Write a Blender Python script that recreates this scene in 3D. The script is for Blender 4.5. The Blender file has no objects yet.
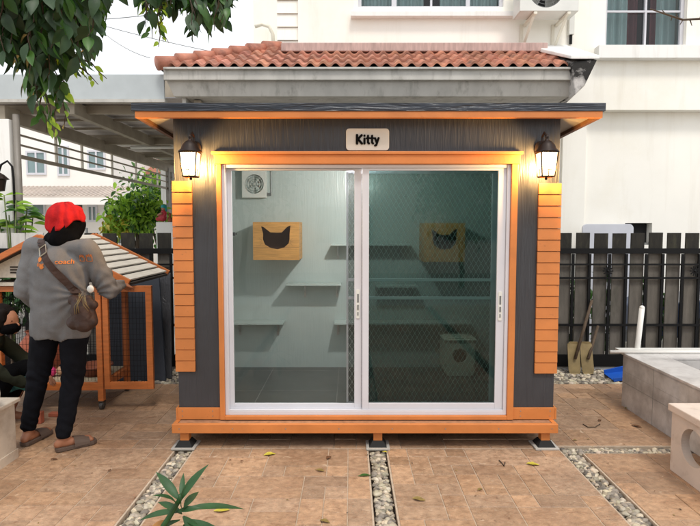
import bpy, bmesh, math, random
from mathutils import Vector, Matrix, noise
from mathutils.geometry import tessellate_polygon
R = math.radians
random.seed(7)
S = bpy.context.scene
COL = S.collection
PITCH = R(3.8); F = 530.0; CX, CY = 350.0, 263.0; CAMH = 1.5

# ------------------------------------------------------------------ measuring helpers
def P(px, py, Y):
    """world point at world depth Y seen in direction of photo pixel px,py"""
    a, b = (px-CX)/F, (CY-py)/F
    dy = math.cos(PITCH) + b*math.sin(PITCH); dz = -math.sin(PITCH) + b*math.cos(PITCH)
    t = Y/dy
    return Vector((a*t, Y, CAMH+dz*t))
def G(px, py, z=0.0):
    a, b = (px-CX)/F, (CY-py)/F
    dy = math.cos(PITCH) + b*math.sin(PITCH); dz = -math.sin(PITCH) + b*math.cos(PITCH)
    t = (z-CAMH)/dz
    return Vector((a*t, dy*t, z))
def zt(py, Y): return P(350, py, Y).z
def xt(px, py, Y): return P(px, py, Y).x

def lin(c):
    c = c/255.0
    return c/12.92 if c <= .04045 else ((c+.055)/1.055)**2.4
def rgb(r, g, b): return (lin(r), lin(g), lin(b), 1)

# ------------------------------------------------------------------ materials
def mat(name, col, rough=.6, metal=0.0, var=.12, vscale=6.0, bump=0.0, bscale=40.0, stretch=None,
        spec=.5, attr=None, col2=None, c2scale=2.0, c2lo=.45, c2hi=.65, coat=0.0, transl=0.0, detail=5.0, rvar=0.0):
    m = bpy.data.materials.new(name); m.use_nodes = True
    nt = m.node_tree; N = nt.nodes; L = nt.links
    for n in list(N): N.remove(n)
    out = N.new('ShaderNodeOutputMaterial'); bs = N.new('ShaderNodeBsdfPrincipled')
    bs.inputs['Roughness'].default_value = rough; bs.inputs['Metallic'].default_value = metal
    bs.inputs['Specular IOR Level'].default_value = spec
    bs.inputs['Coat Weight'].default_value = coat; bs.inputs['Coat Roughness'].default_value = .15
    tc = N.new('ShaderNodeTexCoord'); mp = N.new('ShaderNodeMapping')
    L.new(tc.outputs['Object'], mp.inputs['Vector'])
    if stretch: mp.inputs['Scale'].default_value = stretch
    nz = N.new('ShaderNodeTexNoise'); nz.inputs['Scale'].default_value = vscale; nz.inputs['Detail'].default_value = detail
    L.new(mp.outputs[0], nz.inputs['Vector'])
    base = N.new('ShaderNodeMix'); base.data_type = 'RGBA'; base.blend_type = 'MIX'
    if col2:
        n2 = N.new('ShaderNodeTexNoise'); n2.inputs['Scale'].default_value = c2scale; n2.inputs['Detail'].default_value = 7; n2.inputs['Roughness'].default_value = .65
        L.new(mp.outputs[0], n2.inputs['Vector'])
        mr = N.new('ShaderNodeMapRange'); mr.inputs['From Min'].default_value = c2lo; mr.inputs['From Max'].default_value = c2hi
        L.new(n2.outputs['Fac'], mr.inputs['Value']); L.new(mr.outputs[0], base.inputs['Factor'])
        base.inputs['A'].default_value = col; base.inputs['B'].default_value = col2
    else:
        base.inputs['Factor'].default_value = 0; base.inputs['A'].default_value = col
    src = base.outputs['Result']
    if attr:
        at = N.new('ShaderNodeAttribute'); at.attribute_name = attr
        mu = N.new('ShaderNodeMix'); mu.data_type = 'RGBA'; mu.blend_type = 'MULTIPLY'; mu.inputs['Factor'].default_value = 1
        L.new(src, mu.inputs['A']); L.new(at.outputs['Color'], mu.inputs['B']); src = mu.outputs['Result']
    hv = N.new('ShaderNodeHueSaturation')
    mr2 = N.new('ShaderNodeMapRange'); mr2.inputs['From Min'].default_value = .3; mr2.inputs['From Max'].default_value = .7
    mr2.inputs['To Min'].default_value = 1-var; mr2.inputs['To Max'].default_value = 1+var
    L.new(nz.outputs['Fac'], mr2.inputs['Value']); L.new(mr2.outputs[0], hv.inputs['Value']); L.new(src, hv.inputs['Color'])
    L.new(hv.outputs[0], bs.inputs['Base Color'])
    if rvar:
        mr3 = N.new('ShaderNodeMapRange'); mr3.inputs['From Min'].default_value = .3; mr3.inputs['From Max'].default_value = .7
        mr3.inputs['To Min'].default_value = rough-rvar; mr3.inputs['To Max'].default_value = rough+rvar
        L.new(nz.outputs['Fac'], mr3.inputs['Value']); L.new(mr3.outputs[0], bs.inputs['Roughness'])
    if bump:
        n3 = N.new('ShaderNodeTexNoise'); n3.inputs['Scale'].default_value = bscale; n3.inputs['Detail'].default_value = 6
        L.new(mp.outputs[0], n3.inputs['Vector'])
        bp = N.new('ShaderNodeBump'); bp.inputs['Strength'].default_value = bump; bp.inputs['Distance'].default_value = .01
        L.new(n3.outputs['Fac'], bp.inputs['Height']); L.new(bp.outputs[0], bs.inputs['Normal'])
    fin = bs.outputs[0]
    if transl:
        tr = N.new('ShaderNodeBsdfTranslucent'); L.new(hv.outputs[0], tr.inputs['Color'])
        mx = N.new('ShaderNodeMixShader'); mx.inputs[0].default_value = transl
        L.new(bs.outputs[0], mx.inputs[1]); L.new(tr.outputs[0], mx.inputs[2]); fin = mx.outputs[0]
    L.new(fin, out.inputs['Surface'])
    return m
def wood_emboss(name, col, rough, strength, var=.1, horiz=False):
    """embossed wood-grain fibre-cement board"""
    m = mat(name, col, rough, var=var, vscale=5)
    nt = m.node_tree; N = nt.nodes; L = nt.links
    bs = [n for n in N if n.type == 'BSDF_PRINCIPLED'][0]
    tc = N.new('ShaderNodeTexCoord'); mp = N.new('ShaderNodeMapping')
    mp.inputs['Scale'].default_value = (1, 1, 14) if horiz else (14, 14, 1)
    if horiz: mp.inputs['Scale'].default_value = (1.2, 14, 14)
    L.new(tc.outputs['Object'], mp.inputs['Vector'])
    n1 = N.new('ShaderNodeTexNoise'); n1.inputs['Scale'].default_value = 1.6; n1.inputs['Detail'].default_value = 3; n1.inputs['Distortion'].default_value = .6
    L.new(mp.outputs[0], n1.inputs['Vector'])
    wv = N.new('ShaderNodeMath'); wv.operation = 'MULTIPLY'; wv.inputs[1].default_value = 26
    L.new(n1.outputs['Fac'], wv.inputs[0])
    sn = N.new('ShaderNodeMath'); sn.operation = 'SINE'; L.new(wv.outputs[0], sn.inputs[0])
    n2 = N.new('ShaderNodeTexNoise'); n2.inputs['Scale'].default_value = 9; n2.inputs['Detail'].default_value = 4
    L.new(mp.outputs[0], n2.inputs['Vector'])
    ad = N.new('ShaderNodeMath'); ad.operation = 'MULTIPLY_ADD'; ad.inputs[1].default_value = 1.6
    L.new(n2.outputs['Fac'], ad.inputs[0]); L.new(sn.outputs[0], ad.inputs[2])
    bp = N.new('ShaderNodeBump'); bp.inputs['Strength'].default_value = strength; bp.inputs['Distance'].default_value = .002
    L.new(ad.outputs[0], bp.inputs['Height']); L.new(bp.outputs[0], bs.inputs['Normal'])
    return m
def glass(name, tint, refl=.9, rough=.0):
    m = bpy.data.materials.new(name); m.use_nodes = True
    nt = m.node_tree; N = nt.nodes; L = nt.links
    for n in list(N): N.remove(n)
    out = N.new('ShaderNodeOutputMaterial'); t = N.new('ShaderNodeBsdfTransparent'); g = N.new('ShaderNodeBsdfGlossy')
    t.inputs[0].default_value = tint; g.inputs['Roughness'].default_value = rough; g.inputs[0].default_value = (refl, refl, refl, 1)
    fr = N.new('ShaderNodeFresnel'); fr.inputs[0].default_value = 1.45
    mx = N.new('ShaderNodeMixShader'); L.new(fr.outputs[0], mx.inputs[0]); L.new(t.outputs[0], mx.inputs[1]); L.new(g.outputs[0], mx.inputs[2])
    L.new(mx.outputs[0], out.inputs[0]); return m
def cloth_screen(name, open_, thread):
    m = bpy.data.materials.new(name); m.use_nodes = True
    nt = m.node_tree; N = nt.nodes; L = nt.links
    for n in list(N): N.remove(n)
    out = N.new('ShaderNodeOutputMaterial'); t = N.new('ShaderNodeBsdfTransparent'); d = N.new('ShaderNodeBsdfDiffuse'); mx = N.new('ShaderNodeMixShader')
    t.inputs[0].default_value = (1,1,1,1); d.inputs[0].default_value = thread; mx.inputs[0].default_value = 1-open_[0]
    L.new(t.outputs[0], mx.inputs[1]); L.new(d.outputs[0], mx.inputs[2]); L.new(mx.outputs[0], out.inputs[0]); return m
def glow_glass(name, col, st):
    m = bpy.data.materials.new(name); m.use_nodes = True
    nt = m.node_tree; N = nt.nodes; L = nt.links
    for n in list(N): N.remove(n)
    out = N.new('ShaderNodeOutputMaterial'); t = N.new('ShaderNodeBsdfTransparent'); e = N.new('ShaderNodeEmission'); a = N.new('ShaderNodeAddShader')
    t.inputs[0].default_value = (.85,.8,.7,1); e.inputs[0].default_value = col; e.inputs[1].default_value = st
    L.new(t.outputs[0], a.inputs[0]); L.new(e.outputs[0], a.inputs[1]); L.new(a.outputs[0], out.inputs[0]); return m
def emit(name, col, st):
    m = bpy.data.materials.new(name); m.use_nodes = True
    nt = m.node_tree; N = nt.nodes; L = nt.links
    for n in list(N): N.remove(n)
    out = N.new('ShaderNodeOutputMaterial'); e = N.new('ShaderNodeEmission'); e.inputs[0].default_value = col; e.inputs[1].default_value = st
    L.new(e.outputs[0], out.inputs[0]); return m

M = dict(
 orange = mat('orange_paint', rgb(202,124,64), .5, var=.09, vscale=5, bump=.12, bscale=45, stretch=(1,1,1), col2=rgb(182,110,60), c2scale=2.4, c2lo=.5, c2hi=.85),
 orange_wood = mat('orange_wood', rgb(188,108,54), .5, var=.16, vscale=9, stretch=(1,1,6), bump=.15),
 slate = wood_emboss('slate_board', rgb(60,61,65), .38, .5),
 slate_h = wood_emboss('slate_roof_board', rgb(46,52,62), .34, .8, horiz=True),
 soffit = mat('soffit', rgb(170,160,145), .7),
 brown_under = mat('brown_underside', rgb(120,82,52), .6, var=.2),
 white_alu = mat('white_aluminium', rgb(206,206,212), .35, var=.03),
 grey_alu = mat('grey_aluminium', rgb(120,122,122), .4, metal=.3, var=.05),
 deck = mat('deck_tile', rgb(160,120,92), .6, var=.25, vscale=30),
 inner_wall = wood_emboss('pale_teal_board', rgb(186,196,193), .25, .12, var=.03),
 inner_floor = mat('grey_floor_tile', rgb(92,94,92), .35, var=.08),
 grout_dark = mat('floor_grout', rgb(150,150,146), .8),
 clear = glass('clear_glass', (.92,.96,.95,1), .9),
 tint = glass('green_glass', (.36,.54,.50,1), .9),
 screen = cloth_screen('insect_screen', (.36,.4,.4,1), rgb(52,62,60)),
 window_glass = glass('window_glass', (.8,.86,.86,1), 1.0),
 mesh_wire = mat('mesh_wire', rgb(196,206,206), .4, metal=.5, var=.05),
 sign_plate = mat('sign_plate', rgb(216,210,198), .5, var=.04),
 black = mat('black_lettering', rgb(12,12,13), .85, var=.1, spec=.1),
 bronze = mat('bronze_metal', rgb(44,32,26), .45, metal=.5, var=.2),
 lamp_glass = glow_glass('lit_lamp_glass', (1,.82,.55,1), 1.6),
 bulb = emit('lit_bulb', (1,.9,.72,1), 25),
 pine = mat('pine_box', rgb(204,148,80), .5, var=.18, vscale=7, stretch=(1.5,1,14), bump=.08, bscale=10),
 dark_inside = mat('dark_inside', rgb(104,72,48), .8),
 plastic_w = mat('white_plastic', rgb(220,220,214), .4, var=.04),
 plastic_cream = mat('cream_plastic', rgb(226,220,204), .4, var=.05),
 shelf = mat('shelf_board', rgb(186,196,192), .3, var=.05),
 steel = mat('steel', rgb(180,180,178), .3, metal=.8, var=.05),
 tile = mat('travertine_tile', rgb(174,142,114), .5, attr='tint', var=.20, vscale=26, bump=.5, bscale=70,
            col2=rgb(150,118,92), c2scale=4, c2lo=.46, c2hi=.74, detail=8, rvar=.12),
 grout = mat('tile_grout', rgb(180,162,142), .9, var=.15, vscale=30, bump=.3),
 earth = mat('earth', rgb(58,48,40), .95, var=.3, vscale=15, bump=.4),
 concrete = mat('concrete', rgb(176,172,164), .85, var=.12, vscale=1.5, bump=.2, bscale=60),
 pebble = mat('pebble', rgb(188,178,162), .7, attr='tint', var=.15, vscale=40, bump=.2, bscale=90),
 cream = mat('cream_render', rgb(250,247,238), .85, var=.035, vscale=1.2, bump=.12, bscale=120, col2=rgb(240,234,218), c2scale=.9, c2lo=.5, c2hi=.9),
 white_render = mat('white_render', rgb(240,239,235), .8, var=.03, vscale=2, bump=.1, bscale=100),
 stain = mat('stained_concrete', rgb(215,210,205), .85, var=.2, col2=rgb(38,36,34), c2scale=3.0, c2lo=.38, c2hi=.52, bump=.3),
 pink_band = mat('pinkish_concrete', rgb(186,158,150), .8, var=.2, vscale=5, stretch=(6,6,1), bump=.1),
 old_paint = mat('weathered_fascia', rgb(190,187,180), .8, var=.12, vscale=3, col2=rgb(128,122,112), c2scale=3.2, c2lo=.58, c2hi=.85, stretch=(2,2,1.2), bump=.1),
 rooftile = mat('clay_tile', rgb(172,114,92), .65, attr='tint', var=.3, vscale=8, bump=.25, bscale=40, col2=rgb(112,76,66), c2scale=5, c2lo=.5, c2hi=.8),
 curtain = mat('teal_curtain', rgb(186,204,204), .9, var=.12, vscale=3, stretch=(8,8,.3)),
 curtain_red = mat('maroon_curtain', rgb(120,70,74), .9, var=.15),
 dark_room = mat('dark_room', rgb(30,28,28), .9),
 fence_board = mat('fence_board', rgb(98,93,86), .85, var=.22, vscale=4, stretch=(5,5,1), bump=.3, bscale=18),
 fence_top = mat('fence_board_dark', rgb(34,31,24), .8, var=.35, vscale=6, stretch=(6,6,1), bump=.3, bscale=18),
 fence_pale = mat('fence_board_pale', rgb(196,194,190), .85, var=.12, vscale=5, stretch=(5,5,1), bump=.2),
 iron = mat('black_iron', rgb(13,13,14), .6, var=.2, spec=.25),
 steel_paint = mat('painted_steel', rgb(150,140,124), .6, var=.18, vscale=5, stretch=(1,1,1), bump=.08),
 sheet = mat('roof_sheet', rgb(186,180,176), .5, var=.12, vscale=3),
 fascia_sheet = mat('grey_fascia_sheet', rgb(182,189,191), .45, var=.05),
 pipe = mat('grey_pipe', rgb(128,122,114), .5),
 marble = mat('marble', rgb(206,204,202), .3, var=.06, col2=rgb(140,136,134), c2scale=2.6, c2lo=.46, c2hi=.72, detail=8),
 marble_w = mat('marble_warm', rgb(196,184,168), .4, var=.1, col2=rgb(158,140,122), c2scale=5, c2lo=.45, c2hi=.7),
 stool = mat('stool_paint', rgb(206,192,180), .55, var=.08, vscale=6, bump=.1, col2=rgb(176,154,142), c2scale=7, c2lo=.6, c2hi=.75),
 soil = mat('soil', rgb(46,38,30), .95, var=.3, vscale=20, bump=.6),
 pvc = mat('pvc', rgb(226,226,222), .35, var=.04),
 spade = mat('spade_blade', rgb(136,118,80), .55, metal=.2, var=.2, vscale=12),
 oldwood = mat('old_wood', rgb(84,68,52), .8, var=.3, vscale=10, stretch=(4,4,1), bump=.3),
 blue = mat('blue_plastic', rgb(24,84,178), .4, var=.08),
 shirt = mat('grey_shirt', rgb(114,114,115), .95, spec=.1, var=.12, vscale=9, bump=.25, bscale=26),
 jeans = mat('black_jeans', rgb(20,21,26), .95, spec=.1, var=.2, vscale=12, bump=.4, bscale=30),
 red = mat('red_scarf', rgb(178,36,38), .95, spec=.1, var=.12, vscale=10, bump=.7, bscale=30),
 blackcloth = mat('black_cloth', rgb(10,10,12), .95, spec=.08, var=.2, bump=.3, bscale=30),
 skin = mat('skin', rgb(158,106,78), .55, var=.07),
 skin_l = mat('skin_light', rgb(160,112,86), .55, var=.05),
 leather = mat('brown_leather', rgb(56,36,28), .6, var=.25, vscale=14, bump=.5, bscale=35),
 brass = mat('buckle', rgb(180,170,150), .3, metal=.8),
 slide = mat('slipper', rgb(92,76,66), .7, var=.15),
 print_ = mat('orange_print', rgb(214,126,58), .8, var=.1),
 shingle = mat('cream_board', rgb(206,198,184), .6, var=.1, vscale=8, stretch=(6,1,6), bump=.05),
 darkgap = mat('dark_gap', rgb(58,50,44), .9),
 terracotta = mat('terracotta', rgb(176,98,72), .7, var=.16, vscale=7, bump=.2),
 basin = mat('brown_basin', rgb(132,74,52), .5, var=.15),
 cagefloor = mat('cage_floor', rgb(186,176,150), .7, var=.1),
 navy = mat('slate_panel', rgb(46,52,62), .5, var=.12, vscale=4, bump=.1),
 caster = mat('caster', rgb(76,72,68), .5, var=.2),
 olive = mat('olive_jacket', rgb(46,48,38), .95, spec=.1, var=.2, bump=.3, bscale=25),
 teal_cloth = mat('teal_cloth', rgb(20,98,112), .85, var=.1, col2=rgb(70,150,150), c2scale=22, c2lo=.5, c2hi=.55),
 hair = mat('dark_hair', rgb(20,15,13), .8, spec=.15, var=.2, vscale=30, stretch=(1,1,.2), bump=.4),
 pink = mat('pink_toy', rgb(214,60,124), .7),
 tan = mat('tan_plush', rgb(200,160,130), .9),
 bark = mat('bark', rgb(78,66,54), .9, var=.3, vscale=14, bump=.6, bscale=25),
 twig = mat('green_stem', rgb(96,110,60), .7, var=.2),
 leaf_dark = mat('leaf_dark', rgb(42,70,36), .5, var=.35, vscale=9, transl=.18, bump=.15, bscale=30),
 leaf_mid = mat('leaf_mid', rgb(66,108,44), .4, var=.3, vscale=9, transl=.35),
 leaf_lime = mat('leaf_lime', rgb(150,190,66), .45, var=.2, vscale=9, transl=.5),
 leaf_plant = mat('leaf_plant', rgb(44,84,42), .5, var=.22, vscale=14, transl=.2, bump=.12, bscale=40),
 leaf_old = mat('leaf_old', rgb(172,120,56), .6, var=.3, vscale=20, transl=.2),
 leaf_yellow = mat('leaf_yellow', rgb(186,172,60), .5, var=.25, vscale=30),
 leaf_olive = mat('leaf_olive', rgb(132,112,60), .6, var=.3, vscale=30),
 leaf_brown = mat('leaf_brown', rgb(104,70,44), .7, var=.35, vscale=30),
 house_w = mat('house_white', rgb(236,232,226), .85, var=.05, vscale=.5),
 house_pane = mat('house_pane', rgb(120,140,142), .15, var=.15, vscale=2),
 redroof = mat('far_roof', rgb(160,104,84), .7, var=.2, vscale=3, stretch=(6,1,1)),
 leanto = mat('leanto_roof', rgb(196,184,174), .7, var=.12, vscale=2),
 door_dark = mat('dark_opening', rgb(70,62,56), .8),
 teal_hat = mat('teal_hat', rgb(30,150,148), .6), red_cloth = mat('red_glaze', rgb(176,44,54), .5), clay = mat('brown_clay', rgb(140,84,54), .7),
 car = mat('blue_car_paint', rgb(26,48,80), .25, coat=.6, var=.03), rubber = mat('rubber', rgb(22,22,22), .8),
 pale_panel = mat('pale_grey_panel', rgb(206,208,216), .5, var=.04),
 cat = mat('latch', rgb(90,90,88), .4, metal=.6),
)

def add_layer(m,scale,lo,hi,col,detail=6,stretch=(1,1,1),dist=0.0,amount=1.0):
    N=m.node_tree.nodes; L=m.node_tree.links; bs=[n for n in N if n.type=='BSDF_PRINCIPLED'][0]; src=bs.inputs['Base Color'].links[0].from_socket
    tc=N.new('ShaderNodeTexCoord'); mp=N.new('ShaderNodeMapping'); mp.inputs['Scale'].default_value=stretch; L.new(tc.outputs['Object'],mp.inputs['Vector'])
    n=N.new('ShaderNodeTexNoise'); n.inputs['Scale'].default_value=scale; n.inputs['Detail'].default_value=detail; n.inputs['Roughness'].default_value=.65; n.inputs['Distortion'].default_value=dist; L.new(mp.outputs[0],n.inputs['Vector'])
    r_=N.new('ShaderNodeMapRange'); r_.inputs['From Min'].default_value=lo; r_.inputs['From Max'].default_value=hi; r_.inputs['To Max'].default_value=amount; L.new(n.outputs['Fac'],r_.inputs['Value'])
    x=N.new('ShaderNodeMix'); x.data_type='RGBA'; x.inputs['B'].default_value=col; L.new(r_.outputs[0],x.inputs['Factor']); L.new(src,x.inputs['A']); L.new(x.outputs['Result'],bs.inputs['Base Color'])
add_layer(M['cream'],1.0,.54,.80,rgb(206,196,176),6,(5,5,.4),.4,.32)
add_layer(M['white_render'],1.0,.52,.80,rgb(190,184,172),6,(9,9,1),.2,.5)
add_layer(M['fence_board'],2.0,.5,.75,rgb(58,60,48),6,(3,3,1.2),.3,.6)
add_layer(M['fence_top'],3.0,.5,.7,rgb(74,72,54),6,(4,4,1.5),.3,.5)
add_layer(M['old_paint'],1.5,.55,.8,rgb(92,86,74),6,(6,6,1),.2,.6)
add_layer(M['rooftile'],6,.56,.72,rgb(84,68,60),8,(1,1,1),.3,.6)
add_layer(M['stool'],5,.55,.75,rgb(150,128,112),8,(1,1,1),.3,.5)
add_layer(M['marble'],2.5,.55,.72,rgb(140,132,126),8,(2,2,.8),.4,.4)
add_layer(M['orange'],26,.66,.74,rgb(120,74,44),4,(1,1,1),.2,.45)
add_layer(M['shirt'],260,.45,.62,rgb(96,96,98),2,(1,1,1),0,.4)
add_layer(M['leaf_dark'],30,.5,.7,rgb(58,84,44),3,(1,1,1),0,.5)

# ------------------------------------------------------------------ mesh builder
class MB:
    def __init__(s): s.v=[]; s.f=[]; s.m=[]; s.c=[]; s.cc=(1,1,1)
    def add(s, vs, fs, m=0):
        b=len(s.v); s.v += [tuple(v) for v in vs]
        for f in fs: s.f.append(tuple(b+i for i in f)); s.m.append(m); s.c.append(s.cc)
        return s
    def box(s, x0,x1,y0,y1,z0,z1, m=0):
        x0,x1=min(x0,x1),max(x0,x1); y0,y1=min(y0,y1),max(y0,y1); z0,z1=min(z0,z1),max(z0,z1)
        return s.add([(x0,y0,z0),(x1,y0,z0),(x1,y1,z0),(x0,y1,z0),(x0,y0,z1),(x1,y0,z1),(x1,y1,z1),(x0,y1,z1)],
            [(0,3,2,1),(4,5,6,7),(0,1,5,4),(1,2,6,5),(2,3,7,6),(3,0,4,7)], m)
    def hexa(s, p, m=0):   # 8 corners, bottom ccw then top
        return s.add(p, [(0,3,2,1),(4,5,6,7),(0,1,5,4),(1,2,6,5),(2,3,7,6),(3,0,4,7)], m)
    def prism(s, pts, off, m=0):
        n=len(pts); off=Vector(off); a=[Vector(p) for p in pts]; b=[p+off for p in a]
        return s.add(a+b, [tuple(range(n))[::-1], tuple(range(n,2*n))]+[(i,(i+1)%n,n+(i+1)%n,n+i) for i in range(n)], m)
    def bar(s, a, b, w, h=None, m=0, up=(0,0,1)):
        h = w if h is None else h
        a,b=Vector(a),Vector(b); d=(b-a).normalized(); up=Vector(up)
        if abs(d.dot(up))>.98: up=Vector((0,1,0))
        x=d.cross(up).normalized(); z=x.cross(d).normalized()
        q=[-x*w/2-z*h/2, x*w/2-z*h/2, x*w/2+z*h/2, -x*w/2+z*h/2]
        return s.add([a+k for k in q]+[b+k for k in q],[(0,1,2,3)[::-1],(4,5,6,7),(0,1,5,4),(1,2,6,5),(2,3,7,6),(3,0,4,7)],m)
    def tube(s, pts, r, n=10, m=0, caps=True):
        pts=[Vector(p) for p in pts]; k=len(pts)
        rs = r if isinstance(r,(list,tuple)) else [r]*k
        up=None; vs=[]
        for i,p in enumerate(pts):
            d=(pts[min(i+1,k-1)]-pts[max(i-1,0)])
            d = d.normalized() if d.length>1e-9 else Vector((0,0,1))
            if up is None:
                up = Vector((0,0,1)) if abs(d.z)<.9 else Vector((1,0,0))
            x=d.cross(up); x = x.normalized() if x.length>1e-6 else Vector((1,0,0))
            up=x.cross(d).normalized()
            for j in range(n):
                t=2*math.pi*j/n; vs.append(p+(x*math.cos(t)+up*math.sin(t))*rs[i])
        fs=[(i*n+j,i*n+(j+1)%n,(i+1)*n+(j+1)%n,(i+1)*n+j) for i in range(k-1) for j in range(n)]
        if caps: fs += [tuple(range(n))[::-1], tuple((k-1)*n+j for j in range(n))]
        return s.add(vs,fs,m)
    def lathe(s, prof, c, n=24, m=0, sx=1, sy=1):
        c=Vector(c); vs=[]
        for r,z in prof:
            for j in range(n):
                t=2*math.pi*j/n; vs.append((c.x+r*sx*math.cos(t), c.y+r*sy*math.sin(t), c.z+z))
        k=len(prof)
        fs=[(i*n+j,i*n+(j+1)%n,(i+1)*n+(j+1)%n,(i+1)*n+j) for i in range(k-1) for j in range(n)]
        if prof[0][0]>1e-4: fs.append(tuple(range(n))[::-1])
        if prof[-1][0]>1e-4: fs.append(tuple((k-1)*n+j for j in range(n)))
        return s.add(vs,fs,m)
    def ball(s, c, r, m=0, sc=(1,1,1), seg=16, rings=10, rot=None):
        vs=[];fs=[]; c=Vector(c)
        for i in range(rings+1):
            a=math.pi*i/rings
            for j in range(seg):
                t=2*math.pi*j/seg
                v=Vector((math.sin(a)*math.cos(t)*r*sc[0], math.sin(a)*math.sin(t)*r*sc[1], -math.cos(a)*r*sc[2]))
                if rot: v=rot@v
                vs.append(c+v)
        for i in range(rings):
            for j in range(seg):
                fs.append((i*seg+j,i*seg+(j+1)%seg,(i+1)*seg+(j+1)%seg,(i+1)*seg+j))
        return s.add(vs,fs,m)
    def cap(s, a, b, ra, rb, n=14, m=0):   # tapered capsule (closed)
        a,b=Vector(a),Vector(b); d=b-a; L=d.length; d.normalize(); pts=[];rs=[]
        K=5
        for i in range(K+1):
            t=math.pi/2*(1-i/K); pts.append(a-d*ra*math.sin(t)*.999); rs.append(max(ra*math.cos(t),.0005))
        for i in range(K+1):
            t=math.pi/2*(i/K); pts.append(b+d*rb*math.sin(t)); rs.append(max(rb*math.cos(t),.0005))
        up = Vector((0,0,1)) if abs(d.z)<.9 else Vector((1,0,0))
        x=d.cross(up).normalized(); y=x.cross(d).normalized(); vs=[]
        for p,r in zip(pts,rs):
            for j in range(n):
                t=2*math.pi*j/n; vs.append(p+(x*math.cos(t)+y*math.sin(t))*r)
        k=len(pts)
        fs=[(i*n+j,i*n+(j+1)%n,(i+1)*n+(j+1)%n,(i+1)*n+j) for i in range(k-1) for j in range(n)]
        fs += [tuple(range(n))[::-1], tuple((k-1)*n+j for j in range(n))]
        return s.add(vs,fs,m)
    def leaf(s, base, d, nrm, L, W, m=0, droop=.25, shape=(0,.55,.95,1,.8,.45,0)):
        base=Vector(base); d=Vector(d).normalized(); nrm=Vector(nrm)
        x=d.cross(nrm)
        if x.length<1e-4: x=d.cross(Vector((.3,.5,.8)))
        x.normalize(); nn=x.cross(d).normalized(); k=len(shape); vs=[]; fs=[]
        for i,w in enumerate(shape):
            t=i/(k-1); c=base+d*L*t-nn*droop*L*t*t
            e=W/2*w
            vs += [c-x*e+nn*e*.35, c, c+x*e+nn*e*.35]
        for i in range(k-1):
            a=i*3; fs += [(a,a+1,a+4,a+3),(a+1,a+2,a+5,a+4)]
        return s.add(vs,fs,m)
    def hole_plate(s, outer, hole, off, m=0):
        off=Vector(off); o=[Vector(p) for p in outer]; h=[Vector(p) for p in hole]
        tri=tessellate_polygon([o,h]); n=len(o); k=len(h); al=o+h
        vs=al+[p+off for p in al]; T=n+k
        fs=[tuple(t) for t in tri]+[tuple(i+T for i in reversed(t)) for t in tri]
        fs += [(i,(i+1)%n,T+(i+1)%n,T+i) for i in range(n)]
        fs += [(n+i,n+(i+1)%k,T+n+(i+1)%k,T+n+i) for i in range(k)]
        return s.add(vs,fs,m)
    def mesh(s, name, mats, smooth=False):
        me=bpy.data.meshes.new(name); me.from_pydata(s.v,[],s.f)
        for mm in (mats if isinstance(mats,(list,tuple)) else [mats]): me.materials.append(mm)
        me.polygons.foreach_set('material_index', s.m)
        if any(c!=(1,1,1) for c in s.c):
            ca=me.color_attributes.new('tint','FLOAT_COLOR','CORNER'); i=0
            data=[]
            for p,c in zip(me.polygons,s.c): data += [c[0],c[1],c[2],1]*p.loop_total
            ca.data.foreach_set('color',data)
        if smooth: me.polygons.foreach_set('use_smooth',[True]*len(me.polygons))
        me.update(); return me
    def build(s, name, mats, parent=None, bevel=0, smooth=False, recalc=True, fix=None):
        me=s.mesh(name,mats,smooth)
        if recalc:
            bm=bmesh.new(); bm.from_mesh(me); bmesh.ops.recalc_face_normals(bm,faces=bm.faces); bm.to_mesh(me); bm.free()
        o=link(name,me,parent)
        if bevel:
            md=o.modifiers.new('bevel','BEVEL'); md.width=bevel; md.segments=2; md.limit_method='ANGLE'; md.angle_limit=R(40)
        return o
def wloc(o):
    v=Vector((0,0,0))
    while o: v+=o.location; o=o.parent
    return v
def link(name, me, parent=None):
    o=bpy.data.objects.new(name,me); COL.objects.link(o)
    if parent: o.parent=parent; o.location=-wloc(parent)
    return o
def thing(name,label,cat,loc=(0,0,0),group=None):
    o=bpy.data.objects.new(name,None); COL.objects.link(o); o.location=loc; o.empty_display_size=.1
    return tag(o,label,cat,group)
def tag(o,label,cat,group=None):
    o['label']=label; o['category']=cat
    if group: o['group']=group
    if o.type=='MESH' and not o.parent:   # origin to base centre
        vs=o.data.vertices
        if len(vs) and o.location.length<1e-6:
            xs=[v.co.x for v in vs]; ys=[v.co.y for v in vs]; zs=[v.co.z for v in vs]
            c=Vector(((min(xs)+max(xs))/2,(min(ys)+max(ys))/2,min(zs))); o.data.transform(Matrix.Translation(-c)); o.location=c
    return o
def struct(o, kind='structure'): o['kind']=kind; return o
def copy_tree(o,parent=None):
    c=o.copy(); COL.objects.link(c); c.parent=parent
    for ch in o.children: copy_tree(ch,c)
    return c
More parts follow.
